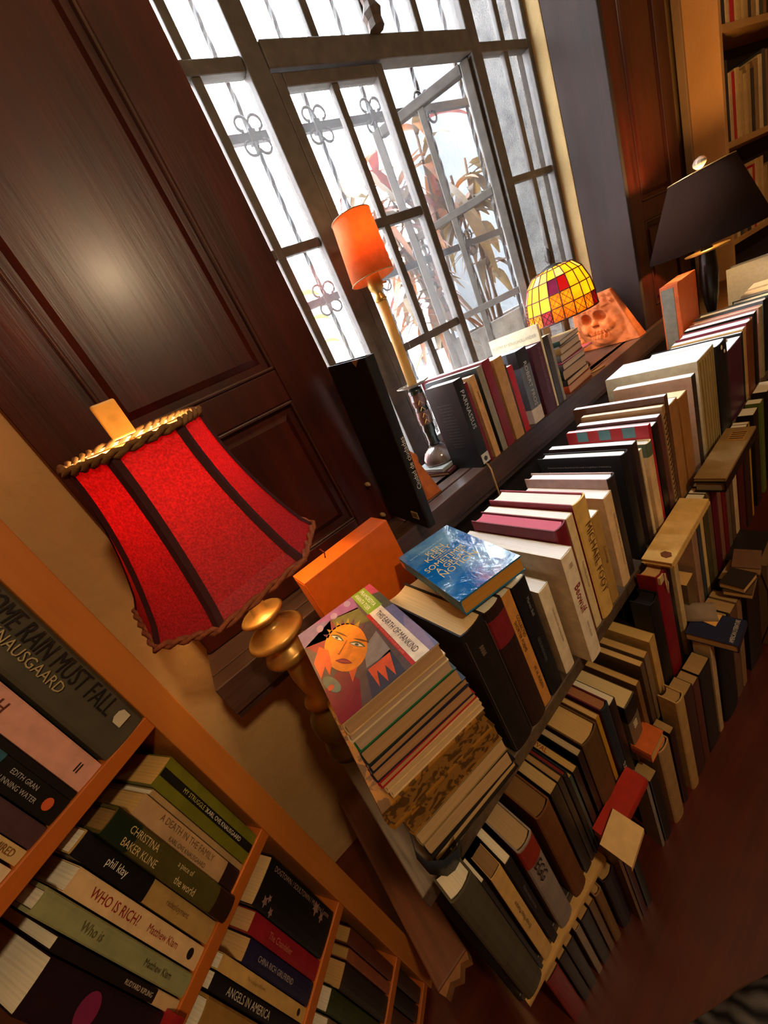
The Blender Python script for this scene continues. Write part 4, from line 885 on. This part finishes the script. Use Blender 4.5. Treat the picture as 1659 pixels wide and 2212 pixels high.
tag(cord.build('power_cord', mat('c09a5a', .5)), 'tan cord lying on the sill by the stained glass lamp', 'cord')

# stack of lying books by the stained glass lamp
z = .7404
for (col, pg, t, lx, ly, lab, yw, dx, txt) in (
    ('b84a24', 'c89a78', .024, .165, .125, 'orange red spined book at the bottom of the sill stack', .10, 0, None),
    ('2a221c', 'c8a884', .018, .165, .12, 'black speckled book second from the bottom of the sill stack', .12, .0, None),
    ('1c1c1e', 'b89a7c', .032, .15, .115, 'thick black spined book low in the sill stack', .06, -.004, None),
    ('4a4644', 'c8b49c', .020, .155, .115, 'striped grey and black book midway in the sill stack', .10, .0, None),
    ('a01c54', 'd8c8c0', .005, .19, .12, 'thin magenta booklet jutting out of the sill stack', .02, .022, None),
    ('5a544e', 'bfa890', .022, .15, .11, 'grey brown book with pale figures above the magenta booklet', .10, .0, None),
    ('7a5a28', 'bda890', .021, .145, .11, 'mustard and black spined book high in the sill stack', .14, .0, None),
    ('a8b8cc', 'bda890', .006, .13, .105, 'thin pale blue book just under the top of the sill stack', .10, 0, None),
    ('14302a', 'c0b098', .014, .15, .11, 'dark green book topping the sill stack', .16, .004, 'LIBERTY')):
    flat_book(1.182 + dx, .795, z, lx, ly, t, col, pg, lab, '-x', yw, group='books stacked on the sill by the stained glass lamp', text=txt, tcol='8aa890'); z += t + .0003

# ================================================================ clay skull bookends
M_CLAY = mat('b8622c', .75, .22, 40, .45)
def relief(y, z):
    """y 0..1 across, z 0..1 up: a grinning skull in low relief"""
    def bump(cy, cz, r, a, p=2): 
        d = math.hypot((y - cy) / r, (z - cz) / r); return a * max(0, 1 - d ** p)
    h = bump(.50, .50, .46, .020, 3)
    h -= bump(.36, .62, .115, .030, 3); h -= bump(.64, .62, .115, .030, 3)
    h += bump(.36, .70, .16, .008); h += bump(.64, .70, .16, .008)
    h += bump(.5, .50, .07, .014); h -= bump(.47, .44, .035, .012); h -= bump(.53, .44, .035, .012)
    h += bump(.30, .42, .12, .012); h += bump(.70, .42, .12, .012)
    if .29 < z < .35 and .32 < y < .68: h += .006 * (1 if math.sin(y * 105) > -.3 else -.6)
    if .21 < z < .27 and .34 < y < .66: h += .006 * (1 if math.sin(y * 105 + 1) > -.3 else -.6)
    if .27 <= z <= .29 and .32 < y < .68: h -= .006
    h += bump(.5, .12, .20, .014)
    if z > .76: h += .007 * abs(math.sin(y * 22) * math.sin(z * 30 + y * 9))
    h += .003 * noise.noise(Vector((y * 14, z * 14, 3)))
    return max(h * 1.35, -.012)
def bookend(label, x, ynear, sgn):
    root = thing('bookend', label, 'bookend', (x, ynear, .7402)); n = 64; W, Hh, T = .24, .205, .05
    b = MB(); b.smooth = True; vs = []
    for j in range(n + 1):
        for i in range(n + 1):
            u, v = i / n, j / n; ya = .085 * v; yb = W - .0 * v; yy = ya + (yb - ya) * u
            edge = min(1, min(u, 1 - u, v, 1 - v) * 12)
            taper = T * (1 - .55 * v)
            vs.append((sgn * (taper * .5 + relief(1 - u, v) * edge), yy, v * Hh))
    m = (n + 1) ** 2
    for j in range(n + 1):
        for i in range(n + 1):
            u, v = i / n, j / n; ya = .085 * v; yy = ya + (W - ya) * u
            vs.append((-sgn * T * (1 - .55 * v) * .5 + sgn * .002 * noise.noise(Vector((u * 9, v * 9, 1))), yy, v * Hh))
    fs = []
    for j in range(n):
        for i in range(n):
            a = j * (n + 1) + i; fs.append((a, a + 1, a + n + 2, a + n + 1)); fs.append((m + a + n + 1, m + a + n + 2, m + a + 1, m + a))
    for i in range(n):
        for (p, q) in ((i, i + 1), (n * (n + 1) + i + 1, n * (n + 1) + i)): fs.append((q, p, m + p, m + q))
        for (p, q) in (((i + 1) * (n + 1), i * (n + 1)), (i * (n + 1) + n, (i + 1) * (n + 1) + n)): fs.append((q, p, m + p, m + q))
    b.add(vs, fs); b.build('skull_slab', M_CLAY, root)
    return root
bookend('terracotta bookend moulded as a grinning skull by the stained glass lamp', 1.655, .745, -1)
bookend('terracotta bookend seen edge on behind the tall black city book', .478, .728, 1)

# ================================================================ big books standing alone
def box_book(x, y, z, w, d, h, label, col, yaw, tilt_y=0.0, spine_col=None):
    return None
ob = thing('slipcase', 'plain bright orange slipcase standing behind the book pile', 'slipcase', (.062, .527, .5232), (0, 0, math.radians(3)))
b = MB(); b.box(0, .178, 0, .052, 0, .332); b.build('case', mat('d9640e', .5, .08, 60), ob, bevel=.0015)
b = MB(); b.box(-.0006, .0004, .006, .046, .006, .326); b.build('book_edge', mat('b8560e', .6, .1, 60), ob)
gb_ = thing('slipcase', 'rust orange slipcase with grey panel standing at the back of the top row', 'slipcase', (1.556, .585, .5232), (0, 0, math.radians(3)))
b = MB(); b.box(0, .165, 0, .050, 0, .372); b.build('case', mat('b5521e', .5, .12, 50), gb_, bevel=.0015)
b = MB(); b.box(-.0012, .0003, .012, .046, .004, .362); b.build('panel', mat('6e6b5e', .6, .15, 60), gb_)
lettering('ATLAS', '8a3c14', basis((0, 0, -1), (0, -1, 0), (-.001, .006, .32)), .06, .005, gb_)
sl = thing('book', 'tall pale grey clothbound slab book at the end of the top row', 'book', (2.085, .452, .5232), (0, 0, YAW))
b = MB(); b.strip([(0, .17), (0, .002), (.004, 0), (.056, 0), (.06, .002), (.06, .17)], [(.003, .17), (.003, .005), (.004, .003), (.056, .003), (.057, .005), (.057, .17)], 0, .285); b.build('cover', mat('a9a89c', .7, .08, 90), sl)
b = MB(); b.box(.0034, .0566, .0034, .165, .003, .282); b.build('page_block', page_mat('d8d2c0', 0), sl)
# tall black city book
book(.357, .618, .7407, .022, .143, .37, '14171a', 'd8d0c0', 'h', 'tall black art book with white spine title tilting over the sill edge', dict(text=[('Ciudad de ciudades', .42, .013, 'd8d8d4', 0, 'up', .15)], sticker=1), yaw=0.0, tilt=math.radians(6.5))

# ================================================================ pile of lying books at the bookcase end
PG = 'books piled at the near end of the bookcase top'
z = .5231
pile = [ # colour, pages, t, lx, ly, cx, cy, yaw, hard, label
    ('1a1715', 'd2b07a', .020, .164, .205, .068, .407, -2, 1, 'black covered book at the very bottom of the pile, its cream pages tilted out'),
    ('141414', 'caa878', .030, .158, .195, .068, .402, -4, 0, 'thick black backed paperback second from the bottom of the pile'),
    ('8a7448', 'd0ae7c', .026, .160, .200, .067, .404, -3, 0, 'dull gold backed thick paperback low in the pile'),
    ('3a3326', 'd4b484', .030, .160, .200, .066, .405, -3, 0, 'brown backed thick paperback under the dragon patterned book'),
    ('8f5f16', 'caa070', .036, .168, .205, .060, .407, -5, 1, 'ochre book with dark dragon scale pattern jutting from the pile'),
    ('d6b88a', 'dab888', .012, .150, .196, .072, .405, -5, 0, 'thin cream paperback on top of the ochre patterned book'),
    ('d0b080', 'd6b484', .012, .150, .196, .072, .404, -6, 0, 'second thin cream paperback above the ochre patterned book'),
    ('a81f22', 'c89a6a', .010, .152, .195, .069, .405, -5, 0, 'red swirl patterned thin book in the middle of the pile'),
    ('2a2438', 'b98c60', .018, .150, .193, .069, .404, -6, 0, 'purple navy backed book above the red swirl book'),
    ('1c2038', 'b08658', .012, .148, .192, .069, .403, -5, 0, 'dark navy thin book in the upper pile'),
    ('22302a', 'c09868', .024, .142, .193, .068, .403, -6, 0, 'black green backed paperback below the green striped one'),
    ('1f6a40', 'c0a488', .020, .136, .192, .067, .402, -6, 0, 'green covered paperback third from the top of the pile'),
    ('d8c49a', 'c0a488', .012, .136, .192, .066, .400, -6, 0, 'cream covered paperback second from the top of the pile'),
]
tot = sum(p[2] for p in pile); topz = .8
k_ = (.783 - .5231) / tot
for (c, pg, t, lx, ly, cx, cy, yw, hd, lab) in pile:
    t *= k_
    rt = flat_book(cx, cy, z, lx, ly, t, c, pg, lab, '-x', math.radians(yw), bool(hd), PG)
    if 'dragon' in lab:
        for ch in rt.children:
            ch.data.materials[0] = print_mat('5a3a10', '96651c', 38, .45) if ch.name.startswith('cover') else print_mat('54380f', '8f6428', 46, .47)
    if 'swirl' in lab:
        m_ = MB()
        for q in range(30):
            a = -ly / 2 + .004 + (ly - .008) * q / 30; m_.tube([(-lx / 2 - .0006, a, t * .2), (-lx / 2 - .0008, a + .003, t * .6), (-lx / 2 - .0006, a - .001, t * .9)], .0007, 4)
        m_.build('swirl_print', mat('e0604a', .6), rt)
    z += t + .0002
# top book with the orange face cover
z_top = z
tp = flat_book(.066, .397, z, .131, .192, .020, 'c8a878', 'b8946a', 'paperback with orange painted face cover on top of the pile', '-x', math.radians(-6), False, PG)
CT = .0204
def art(poly, col, lv, name='cover_art'):
    """cover picture pieces: u 0..1 along the title edge, v 0..1 down the page"""
    pts = [(.0655 - v * .131, .096 - u * .192) for u, v in poly]
    a = sum(pts[i][0] * pts[(i + 1) % len(pts)][1] - pts[(i + 1) % len(pts)][0] * pts[i][1] for i in range(len(pts)))
    if a < 0: pts = pts[::-1]
    m_ = MB(); m_.prism(pts, CT, CT + .00012 * lv + .0002); return m_.build(name, mat(col, .35, .15, 90), tp)
def ell(cu, cv_, ru, rv, rot=0, n=26, a0=0, a1=2 * PI):
    r = []
    for k in range(n):
        a = a0 + (a1 - a0) * k / (n if a1 - a0 > 6 else n - 1); x, y = ru * math.cos(a), rv * math.sin(a)
        r.append((cu + x * math.cos(rot) - y * math.sin(rot), cv_ + x * math.sin(rot) + y * math.cos(rot)))
    return r
art([(0, 0), (1, 0), (1, 1), (0, 1)], '5a4a44', 0)
art([(0, 0), (.18, 0), (.14, .10), (0, .10)], 'a84058', 1); art([(.18, 0), (.42, 0), (.40, .10), (.14, .10)], '4a4a3a', 1); art([(.42, 0), (1, 0), (1, .12), (.40, .10)], '6a6a92', 1)
art([(.6, .02), (.8, .0), (1, .04), (1, .12), (.7, .1)], '8a7a98', 2)
art([(0, .26), (.20, .30), (.10, .62), (0, .8)], '8a5a86', 1); art([(.0, .8), (.1, .62), (.3, .7), (.2, 1), (0, 1)], '7a6a8c', 1)
art([(.18, .30), (.42, .30), (.26, .62), (.10, .60)], '6a6434', 1); art([(.1, .62), (.3, .6), (.36, .9), (.2, .98)], '8a3a34', 1)
art([(.55, .32), (.8, .34), (.78, .6), (.62, .52)], '8a8078', 1); art([(.78, .34), (1, .36), (1, .7), (.8, .62)], '3a3a48', 1); art([(.62, .8), (.82, .7), (1, .8), (1, 1), (.7, 1)], '7a1a2c', 1)
art([(.80, .36), (.98, .44), (.86, .46), (.98, .52), (.85, .54), (.97, .60), (.80, .60)], 'd4562a', 2); art([(.72, .66), (.80, .76), (.70, .74)], 'd4562a', 2)
art([(0, .085), (.345, .085), (.345, .27), (0, .27)], '7a9a2c', 3); art([(.345, .10), (1, .10), (1, .255), (.345, .255)], 'e8dcc4', 3); art([(.345, .255), (1, .255), (1, .295), (.345, .295)], 'b8281c', 3)
art(ell(.47, .64, .255, .215, .25), 'e8861c', 3)
for k in range(9):
    a = 2.6 + k * .24; r1, r2 = .235, .31
    art([(.47 + r1 * math.cos(a - .11), .62 + r1 * .85 * math.sin(a - .11)), (.47 + r2 * math.cos(a), .62 + r2 * .9 * math.sin(a)), (.47 + r1 * math.cos(a + .11), .62 + r1 * .85 * math.sin(a + .11))], 'a8822c' if k % 2 else '6a3a4a', 3)
def almond(cu, cv_, L_, w_, rot, n=9):
    up = [(-L_ / 2 + L_ * k / n, -w_ * math.sin(PI * k / n)) for k in range(n + 1)]; dn = [(-L_ / 2 + L_ * k / n, w_ * .55 * math.sin(PI * k / n)) for k in range(n, -1, -1)][1:-1]
    return [(cu + x * math.cos(rot) - y * math.sin(rot), cv_ + x * math.sin(rot) + y * math.cos(rot)) for x, y in up + dn]
for (cu, cv_, rt_) in ((.345, .665, -.45), (.545, .545, -.62)):
    art(almond(cu, cv_, .175, .034, rt_), '55562c', 5); art(almond(cu, cv_ + .004, .14, .017, rt_), 'e6dcc8', 6); art(almond(cu, cv_ + .004, .05, .015, rt_), '3a3a30', 7)
    art(almond(cu - .01, cv_ - .055, .17, .012, rt_), '6a4210', 5)
for k in range(8): art([(.47 + .013 * k, .585 + .016 * k), (.474 + .013 * k, .583 + .016 * k), (.545 + .012 * k, .60 + .014 * k), (.54 + .012 * k, .602 + .014 * k)], 'a85a10', 5)
art([(.435, .60), (.442, .597), (.515, .735), (.49, .745), (.50, .73)], '9a5010', 6)
art(almond(.60, .735, .17, .030, -.75), '8a1a2c', 6); art(almond(.605, .728, .12, .008, -.75), 'b8404a', 7)
art([(.30, .86), (.40, .80), (.55, .84), (.62, .90), (.52, .90), (.60, .98), (.42, .98), (.36, .92)], 'd85a1c', 4); art(ell(.70, .92, .10, .05, -.4), '6a7a6a', 5); art(ell(.72, .94, .022, .03), 'd8583a', 6)
for k in range(3): art(ell(.05 + .03 * k, .36 + .2 * k, .045, .04), '9a84a0', 2)
def cover_word(s, u, v, L, h, col):
    lettering(s, col, Matrix.Translation((.0655 - v * .131, .096 - u * .192, CT + .0009)) @ Matrix.Rotation(-PI / 2, 4, 'Z'), L, h, tp)
cover_word('PRAMOEDYA', .165, .145, .052, .0068, 'e8e4d0'); cover_word('ANANTA TOER', .165, .22, .052, .0068, 'e8e4d0'); cover_word('THIS EARTH OF MANKIND', .665, .178, .105, .0085, '2a2238'); cover_word('A NOVEL BY THE AUTHOR OF HOUSE OF GLASS', .66, .275, .105, .0028, 'e88a78')
# torn dark strap of cover curling from the pile
b = MB(); b.smooth = True
pts = [(-.018, .292, .635), (-.026, .285, .615), (-.024, .280, .59), (-.010, .276, .57), (.008, .280, .553), (.02, .292, .545)]
vs = []; 
for i, p in enumerate(pts):
    wq = [.002, .006, .010, .013, .014, .012][i]; vs += [(p[0] - .3 * wq, p[1], p[2] - wq), (p[0] + .3 * wq, p[1] - .001, p[2] + wq)]
b.add(vs, [(2 * i, 2 * i + 1, 2 * i + 3, 2 * i + 2) for i in range(5)])
o = b.build('torn_cover', mat('1c242c', .5, .3, 60)); q = o.modifiers.new('card', 'SOLIDIFY'); q.thickness = .001
tag(o, 'torn curl of dark blue cover hanging off the pile corner', 'torn cover')

# blue paperback lying across the top row
bz = .7735
bb = flat_book(.252, .408, bz, .107, .180, .024, '1c6ea0', 'c08a3a', 'sky blue paperback lying across the tops of the dark books', '-x', math.radians(-9), False, 'books lying on other books')
m, N, L, P = newmat('glossy_blue_cover'); P.inputs['Roughness'].default_value = .10; P.inputs['Specular IOR Level'].default_value = .8; P.inputs['Coat Weight'].default_value = .8
tc = N.new('ShaderNodeTexCoord'); nz = N.new('ShaderNodeTexNoise'); nz.inputs['Scale'].default_value = 16; nz.inputs['Detail'].default_value = 5; L.new(tc.outputs['Object'], nz.inputs['Vector'])
cr = N.new('ShaderNodeValToRGB'); L.new(nz.outputs['Fac'], cr.inputs['Fac']); cr.color_ramp.elements[0].position = .44; cr.color_ramp.elements[1].position = .70; cr.color_ramp.elements[0].color = (*lin('0c6cc0'), 1); cr.color_ramp.elements[1].color = (*lin('7ab4dc'), 1); L.new(cr.outputs['Color'], P.inputs['Base Color'])  # pale cloudy patches in the blue stand in for glare on the cover
n2 = N.new('ShaderNodeTexNoise'); n2.inputs['Scale'].default_value = 45; n2.inputs['Detail'].default_value = 4; n2.inputs['Distortion'].default_value = 1.0; L.new(tc.outputs['Object'], n2.inputs['Vector'])
bp = N.new('ShaderNodeBump'); bp.inputs['Strength'].default_value = .35; bp.inputs['Distance'].default_value = .004; L.new(n2.outputs['Fac'], bp.inputs['Height']); L.new(bp.outputs['Normal'], P.inputs['Normal'])
b = MB(); b.box(-.0532, .0535, -.0898, .0898, .0241, .0246); b.build('front_cover', m, bb)
def blue_word(s, x, y, L_, h, c='d8c888'): lettering(s, c, Matrix.Translation((x, y, .0249)), L_, h, bb)
blue_word('NOW A MOTION PICTURE', -.010, .060, .07, .004, 'b8d0d8'); blue_word('KEN', -.004, .045, .032, .013); blue_word('KESEY', -.006, .030, .055, .013); blue_word('HIS BEST NOVEL', -.004, .019, .03, .004); blue_word('SOMETIMES', -.008, .007, .075, .014); blue_word('A GREAT', -.006, -.009, .06, .013); blue_word('NOTION', -.004, -.024, .065, .014)
lettering('KESEY', 'b8b088', basis((0, -1, 0), (0, 0, 1), (-.0547, -.045, .012)), .03, .008, bb)
b = MB(); b.box(-.0546, -.0536, .072, .084, .009, .019); b.build('badge', mat('d8703a', .5), bb)

# ================================================================ lying books on the lower rows
GQ = 'books lying on other books'
def lie(ax, ay, z, lx, ly, t, col, pg, lab, yaw=4.0, spine='-y', hard=False): return flat_book(ax, ay, z, lx, ly, t, col, pg, lab, spine, math.radians(yaw), hard, GQ)
rt = lie(.722, .3175, .5332, .225, .050, .008, 'd2a860', 'c89a5a', 'lower narrow buff booklet lying above the crimson volume', 4.5)
rt = lie(.716, .317, .5415, .225, .050, .010, 'd8b068', 'd0a860', 'upper narrow buff booklet with leaf stamp lying above the crimson volume', 4.5)
b = MB(); b.prism([(-.100, -.012), (-.093, -.019), (-.082, -.015), (-.080, -.004), (-.088, .001), (-.097, -.003)], .0101, .0106); b.build('leaf_stamp', mat('6a3a14', .6), rt)
lie(1.01, .3255, .5335, .25, .055, .026, '100d0c', '8a7658', 'narrow black book lying under the tan labelled one on the middle shelf', 4, '-y', True)
rt = lie(1.015, .326, .5599, .255, .055, .0075, '8a6c40', '9a7c50', 'tan booklet with barred label lying on the narrow black book', 4)
b = MB(); b.box(.055, .105, -.020, .012, .0076, .0081); b.build('label', mat('a07434', .6), rt)
for k in range(4):
    b = MB(); b.box(.062 + .011 * k, .066 + .011 * k, -.017, .009, .008, .0085); b.build('label_bar', mat('3a2810', .6), rt)
lie(.085, .3265, .1915, .235, .12, .0135, 'd0a462', 'caa060', 'long cream magazine lying over the near end of the floor row', 1.5)
b_ = lie(.268, .2605, .2725, .125, .034, .020, 'a82a1c', 'b8844c', 'red spined paperback lying on the floor row', 2)
b_ = lie(.405, .279, .2565, .058, .034, .024, 'c8602a', 'd8ac68', 'small orange spined paperback lying beyond the red one', 3, '-x')
fc = MB(); fc.box(-.03, .03, -.022, .022, 0, .0012); fc.box(-.03, .03, -.0225, -.021, -.016, 0)
o = fc.build('folded_card', mat('d8b478', .7, .1, 60)); o.location = (.225, .238, .2942); o.rotation_euler = (math.radians(6), 0, math.radians(8)); tag(o, 'cream folded card lying between the magazine and the red paperback', 'card')
rt = lie(.69, .262, .3005, .075, .085, .020, '1e2440', 'c09860', 'navy paperback with white title strip lying low on the floor row', 6)
lettering('AMERICAN LITERATURE', 'c8c0b0', basis((1, 0, 0), (0, 1, 0), (0, -.030, .0206)), .066, .007, rt)
b = MB(); b.prism([(-.0, .0), (.036, -.004), (.036, .040), (.012, .041)], .0206, .0212); b.build('paper_slip', mat('e0a450', .7, .1, 50), rt)
lie(.85, .268, .3005, .075, .05, .014, '4a3626', 'd0a868', 'brown backed small book lying past the navy one, page edges outward', 8, '+y')
lie(.845, .27, .3148, .06, .046, .016, '2a2018', 'd8b070', 'dark small book lying on the brown backed one', -5, '+y')
lie(.93, .278, .3005, .07, .05, .020, '6a4a34', 'b89060', 'reddish brown small book lying near the end of the floor row', 12, '+y')
lie(1.03, .30, .0, .14, .09, .28, '1a1512', '6a5030', 'dark upright bundle closing the floor row', 4)
cp = MB(); cp.smooth = True; vs = []
for i in range(9):
    a = PI * .9 * i / 8; vs += [(.052 * (i / 8) - .026, -.03, .018 * math.sin(a) ** 1.2), (.052 * (i / 8) - .026, .03, .022 * math.sin(a) ** 1.2)]
cp.add(vs, [(2 * i, 2 * i + 1, 2 * i + 3, 2 * i + 2) for i in range(8)]); o = cp.build('loose_page', mat('8a7660', .8, .15, 40)); o.location = (.715, .30, .3212); o.rotation_euler = (0, 0, .5); q = o.modifiers.new('paper', 'SOLIDIFY'); q.thickness = .0008
tag(o, 'curled grey brown loose page over the navy paperback', 'paper')
# dark striped cloth at the floor's edge
cm = MB(); cm.smooth = True; vs = []; nx = 22
for j in range(nx + 1):
    for i in range(nx + 1):
        u, v = i / nx, j / nx; hh = .05 * math.sin(PI * min(1, u * 1.0 + .02)) ** .5 * math.sin(PI * min(1, v + .02)) ** .5 + .012 * noise.noise(Vector((u * 6, v * 6, 2)))
        x_ = .06 + u * .42; vs.append((x_, -.12 + v * (.30 - .39 * (x_ - .06)), max(.0015, hh)))
cm.add(vs, [(j * (nx + 1) + i, j * (nx + 1) + i + 1, (j + 1) * (nx + 1) + i + 1, (j + 1) * (nx + 1) + i) for j in range(nx) for i in range(nx)])
m, N, L, P = newmat('woven_cloth'); P.inputs['Roughness'].default_value = .9; tc = N.new('ShaderNodeTexCoord'); wv = N.new('ShaderNodeTexWave'); wv.inputs['Scale'].default_value = 9; wv.inputs['Distortion'].default_value = 14; L.new(tc.outputs['Object'], wv.inputs['Vector'])
cr = N.new('ShaderNodeValToRGB'); L.new(wv.outputs['Fac'], cr.inputs['Fac']); cr.color_ramp.elements[0].color = (*lin('0c0a0c'), 1); cr.color_ramp.elements[1].color = (*lin('6a6668'), 1); L.new(cr.outputs['Color'], P.inputs['Base Color'])
tag(cm.build('cloth', m), 'dark grey woven cloth lying on the red floor', 'cloth')

# ================================================================ orange bookcase at the near side (turned 37 degrees)
LP = Vector((-.1706, .459, 0)); LA = math.radians(37)
lb = thing('bookcase', 'orange wooden bookcase full of novels standing by the cream wall', 'bookcase', (LP.x, LP.y, 0), (0, 0, LA))
b = MB(); b.box(.0008, .034, .0, .19, 0, 2.0); b.build('side_panel', M_ORANGE, lb, bevel=.0015)
b = MB(); b.box(-.92, -.895, .0, .19, 0, 2.0); b.build('side_panel', M_ORANGE, lb, bevel=.0015)
b = MB(); b.box(-.895, .0007, .178, .19, 0, 2.0); b.build('back_panel', wood_mat('3a1c0a', '5a2c10', 2, .6, .2), lb)
for z in (.02, Zr(-.948), Zr(-.718), Zr(-.4905), Zr(-.2465), Zr(.055), Zr(.36), Zr(.66)):
    b = MB(); b.box(-.895, .0007, .0, .1775, z, z + .018); b.build('shelf', wood_mat('a8561a', 'bd6722', 0, .4, .15, 50., .1), lb, bevel=.001)
ML = Matrix.Translation(LP) @ Matrix.Rotation(LA, 4, 'Z')
def shelf_book(sx, y, z, t, d, h, *rest):
    p = ML @ Vector((sx, y, z)); return book(p.x, p.y, p.z, t, d, h, *rest[:5], yaw=LA, group='novels in the orange bookcase')
SZ = {Zr(-.2275): Zr(-.2283), Zr(-.472): Zr(-.4723), Zr(-.70): Zr(-.6998), Zr(-.93): Zr(-.9298)}
for r in LEFT_SHELF:
    o = dict(r[9]); dy = o.pop('dy', 0.0)
    z = min(SZ.values(), key=lambda q: abs(q - r[1]))
    shelf_book(r[0], .004 + dy, z + .0003, r[2], r[3], r[4], r[5], r[6], r[7], r[8], o)
for k, (sx, c, n) in enumerate(((-.028, '3a2416', 'umber'), (-.05, '1a1210', 'black'), (-.072, '4a2a1a', 'russet'), (-.095, '2a2a1c', 'olive black'), (-.12, '5a4026', 'drab tan'))):
    shelf_book(sx, .006, .0384, .020, .12, .105, c, 'a07c4c', 'p', 'short %s book on the bottom shelf of the orange bookcase' % n, {})
fb_ = flat_book(*(ML @ Vector((-.185, .035, 0))).xy, Zr(-.4717), .06, .10, .012, '8a1a1c', 'c89a5c', 'red covered book lying flat at the lower corner of the orange bookcase', '-y', LA, True)

# ================================================================ far bookcase past the window
RA = math.radians(-6); RP = Vector((2.215, .640, 0))
rb = thing('bookcase', 'tall yellowish bookcase with plain side panel past the dark lamp shade', 'bookcase', (RP.x, RP.y, 0), (0, 0, RA))
M_YEL = wood_mat('9a6a34', 'b48444', 0, .6, .15, 30.)
M_YELP = plaster_mat('a8743a', 'b88448', 5.0, .15)
D0 = .122
b = MB(); b.box(0, .020, 0, D0, 0, 2.5); b.build('side_panel', M_YELP, rb, bevel=.001)
b = MB(); b.box(-.014, -.0005, .095, D0, 0, 2.5); b.build('stile', plaster_mat('7a5a36', '8a6840', 6), rb, bevel=.003)
b = MB(); b.box(.95, .97, 0, D0, 0, 2.5); b.build('side_panel', M_YELP, rb, bevel=.001)
ZS = [.45, Zr(-.232), Zr(.097), Zr(.431), Zr(.765), 2.48]
for z in ZS:
    b = MB(); b.box(.0205, .9495, 0, D0 - .006, z, z + .021); b.build('shelf', M_YEL, rb, bevel=.001)
b = MB(); b.box(.0205, .9495, D0 - .0055, D0, 0, 2.5); b.build('back_panel', mat('2a1a10', .8, .1, 20), rb)
MR = Matrix.Translation((RP.x, RP.y, 0)) @ Matrix.Rotation(RA, 4, 'Z')
pal = [('16161e', 'blue black'), ('b89468', 'buff'), ('a8101c', 'bright red'), ('c09a60', 'tan'), ('b08a50', 'sandy'), ('b8925a', 'straw'), ('a07c48', 'khaki tan'), ('2a2420', 'charcoal'), ('8a6840', 'brown'), ('c8a874', 'cream'), ('3a3a30', 'dark olive'), ('7a5230', 'chestnut')]
names = ['upper', 'middle', 'lower']
for si, z in enumerate((ZS[3], ZS[2], ZS[1])):
    x = .0215; k = 0
    while x < .50 and k < 14:
        c, cn = pal[(k + si * 4) % 12] if si != 1 else pal[k % 12]
        t = (.026, .030, .030, .026, .018, .022, .024, .020, .034, .022, .028, .024)[(k + si * 5) % 12]; h = (.225, .238, .234, .238, .20, .20, .208, .196, .184, .208, .192, .216)[(k + si * 3) % 12]
        p = MR @ Vector((x, .002, z + .0213))
        ordn = ('first', 'second', 'third', 'fourth', 'fifth', 'sixth', 'seventh', 'eighth', 'ninth', 'tenth', 'eleventh', 'twelfth', 'thirteenth', 'fourteenth')[k]
        book(p.x, p.y, p.z, t, .085, h, c, 'c8a878', 'p', '%s spine, %s from the side panel, %s tall bookcase shelf' % (cn, ordn, names[si]), {}, yaw=RA, group='books in the tall bookcase')
        x += t + .0012; k += 1

# ================================================================ dark shade lamp by the far bookcase
dl = thing('table_lamp', 'lamp with wide dark brown cone shade and glass ball finial', 'lamp', (1.800, .585, .5232))
M_DK = mat('22130c', 1.0, .12, 200, .2, 0, .08)
b = MB(); b.smooth = True; b.lathe([(.028, 0), (.027, .012), (.014, .03), (.012, .20), (.022, .26), (.026, .33), (.022, .40), (.010, .428), (.009, .50)], 24); b.build('base', mat('15110e', .3, .2, 30), dl)
b = MB(); b.smooth = True; b.lathe([(.0, .404), (.058, .406), (.060, .410), (.0, .412)], 28); b.build('reflector_dish', mat('c8a060', .3, .1, 30, 0, .6), dl)
b = MB(); b.smooth = True; b.lathe([(.158, .434), (.083, .640)], 48, cap=False); o = b.build('lamp_shade', M_DK, dl); q = o.modifiers.new('card', 'SOLIDIFY'); q.thickness = .002
b = MB(); b.smooth = True; b.tube([(.083 * math.cos(a * PI / 24), .083 * math.sin(a * PI / 24), .641) for a in range(48)], .0016, 6, True); b.build('shade_rim', mat('d8b878', .3, .1, 30, 0, .5), o)
b = MB(); b.tube([(0, 0, .50), (0, 0, .640)], .003, 6)
for k in range(3): b.tube([(0, 0, .638), (.082 * math.cos(k * 2.1), .082 * math.sin(k * 2.1), .638)], .0016, 6)
b.build('harp', M_BRASS, dl)
b = MB(); b.smooth = True; b.lathe([(0, .645), (.008, .647), (.017, .657), (.018, .665), (.012, .675), (0, .680)], 18); m, N, L, P = newmat('finial_glass'); P.inputs['Transmission Weight'].default_value = .8; P.inputs['Roughness'].default_value = .05; P.inputs['Base Color'].default_value = (.9, .85, .7, 1); b.build('finial', m, dl)
b = MB(); b.smooth = True; b.lathe([(0, .52), (.018, .55), (.022, .58), (0, .61)], 14); b.build('bulb', M_BULB, dl)
lamp_light('dark_lamp_bulb', (1.800, .585, .5232 + .590), 22.0, (1, .56, .2), .03)
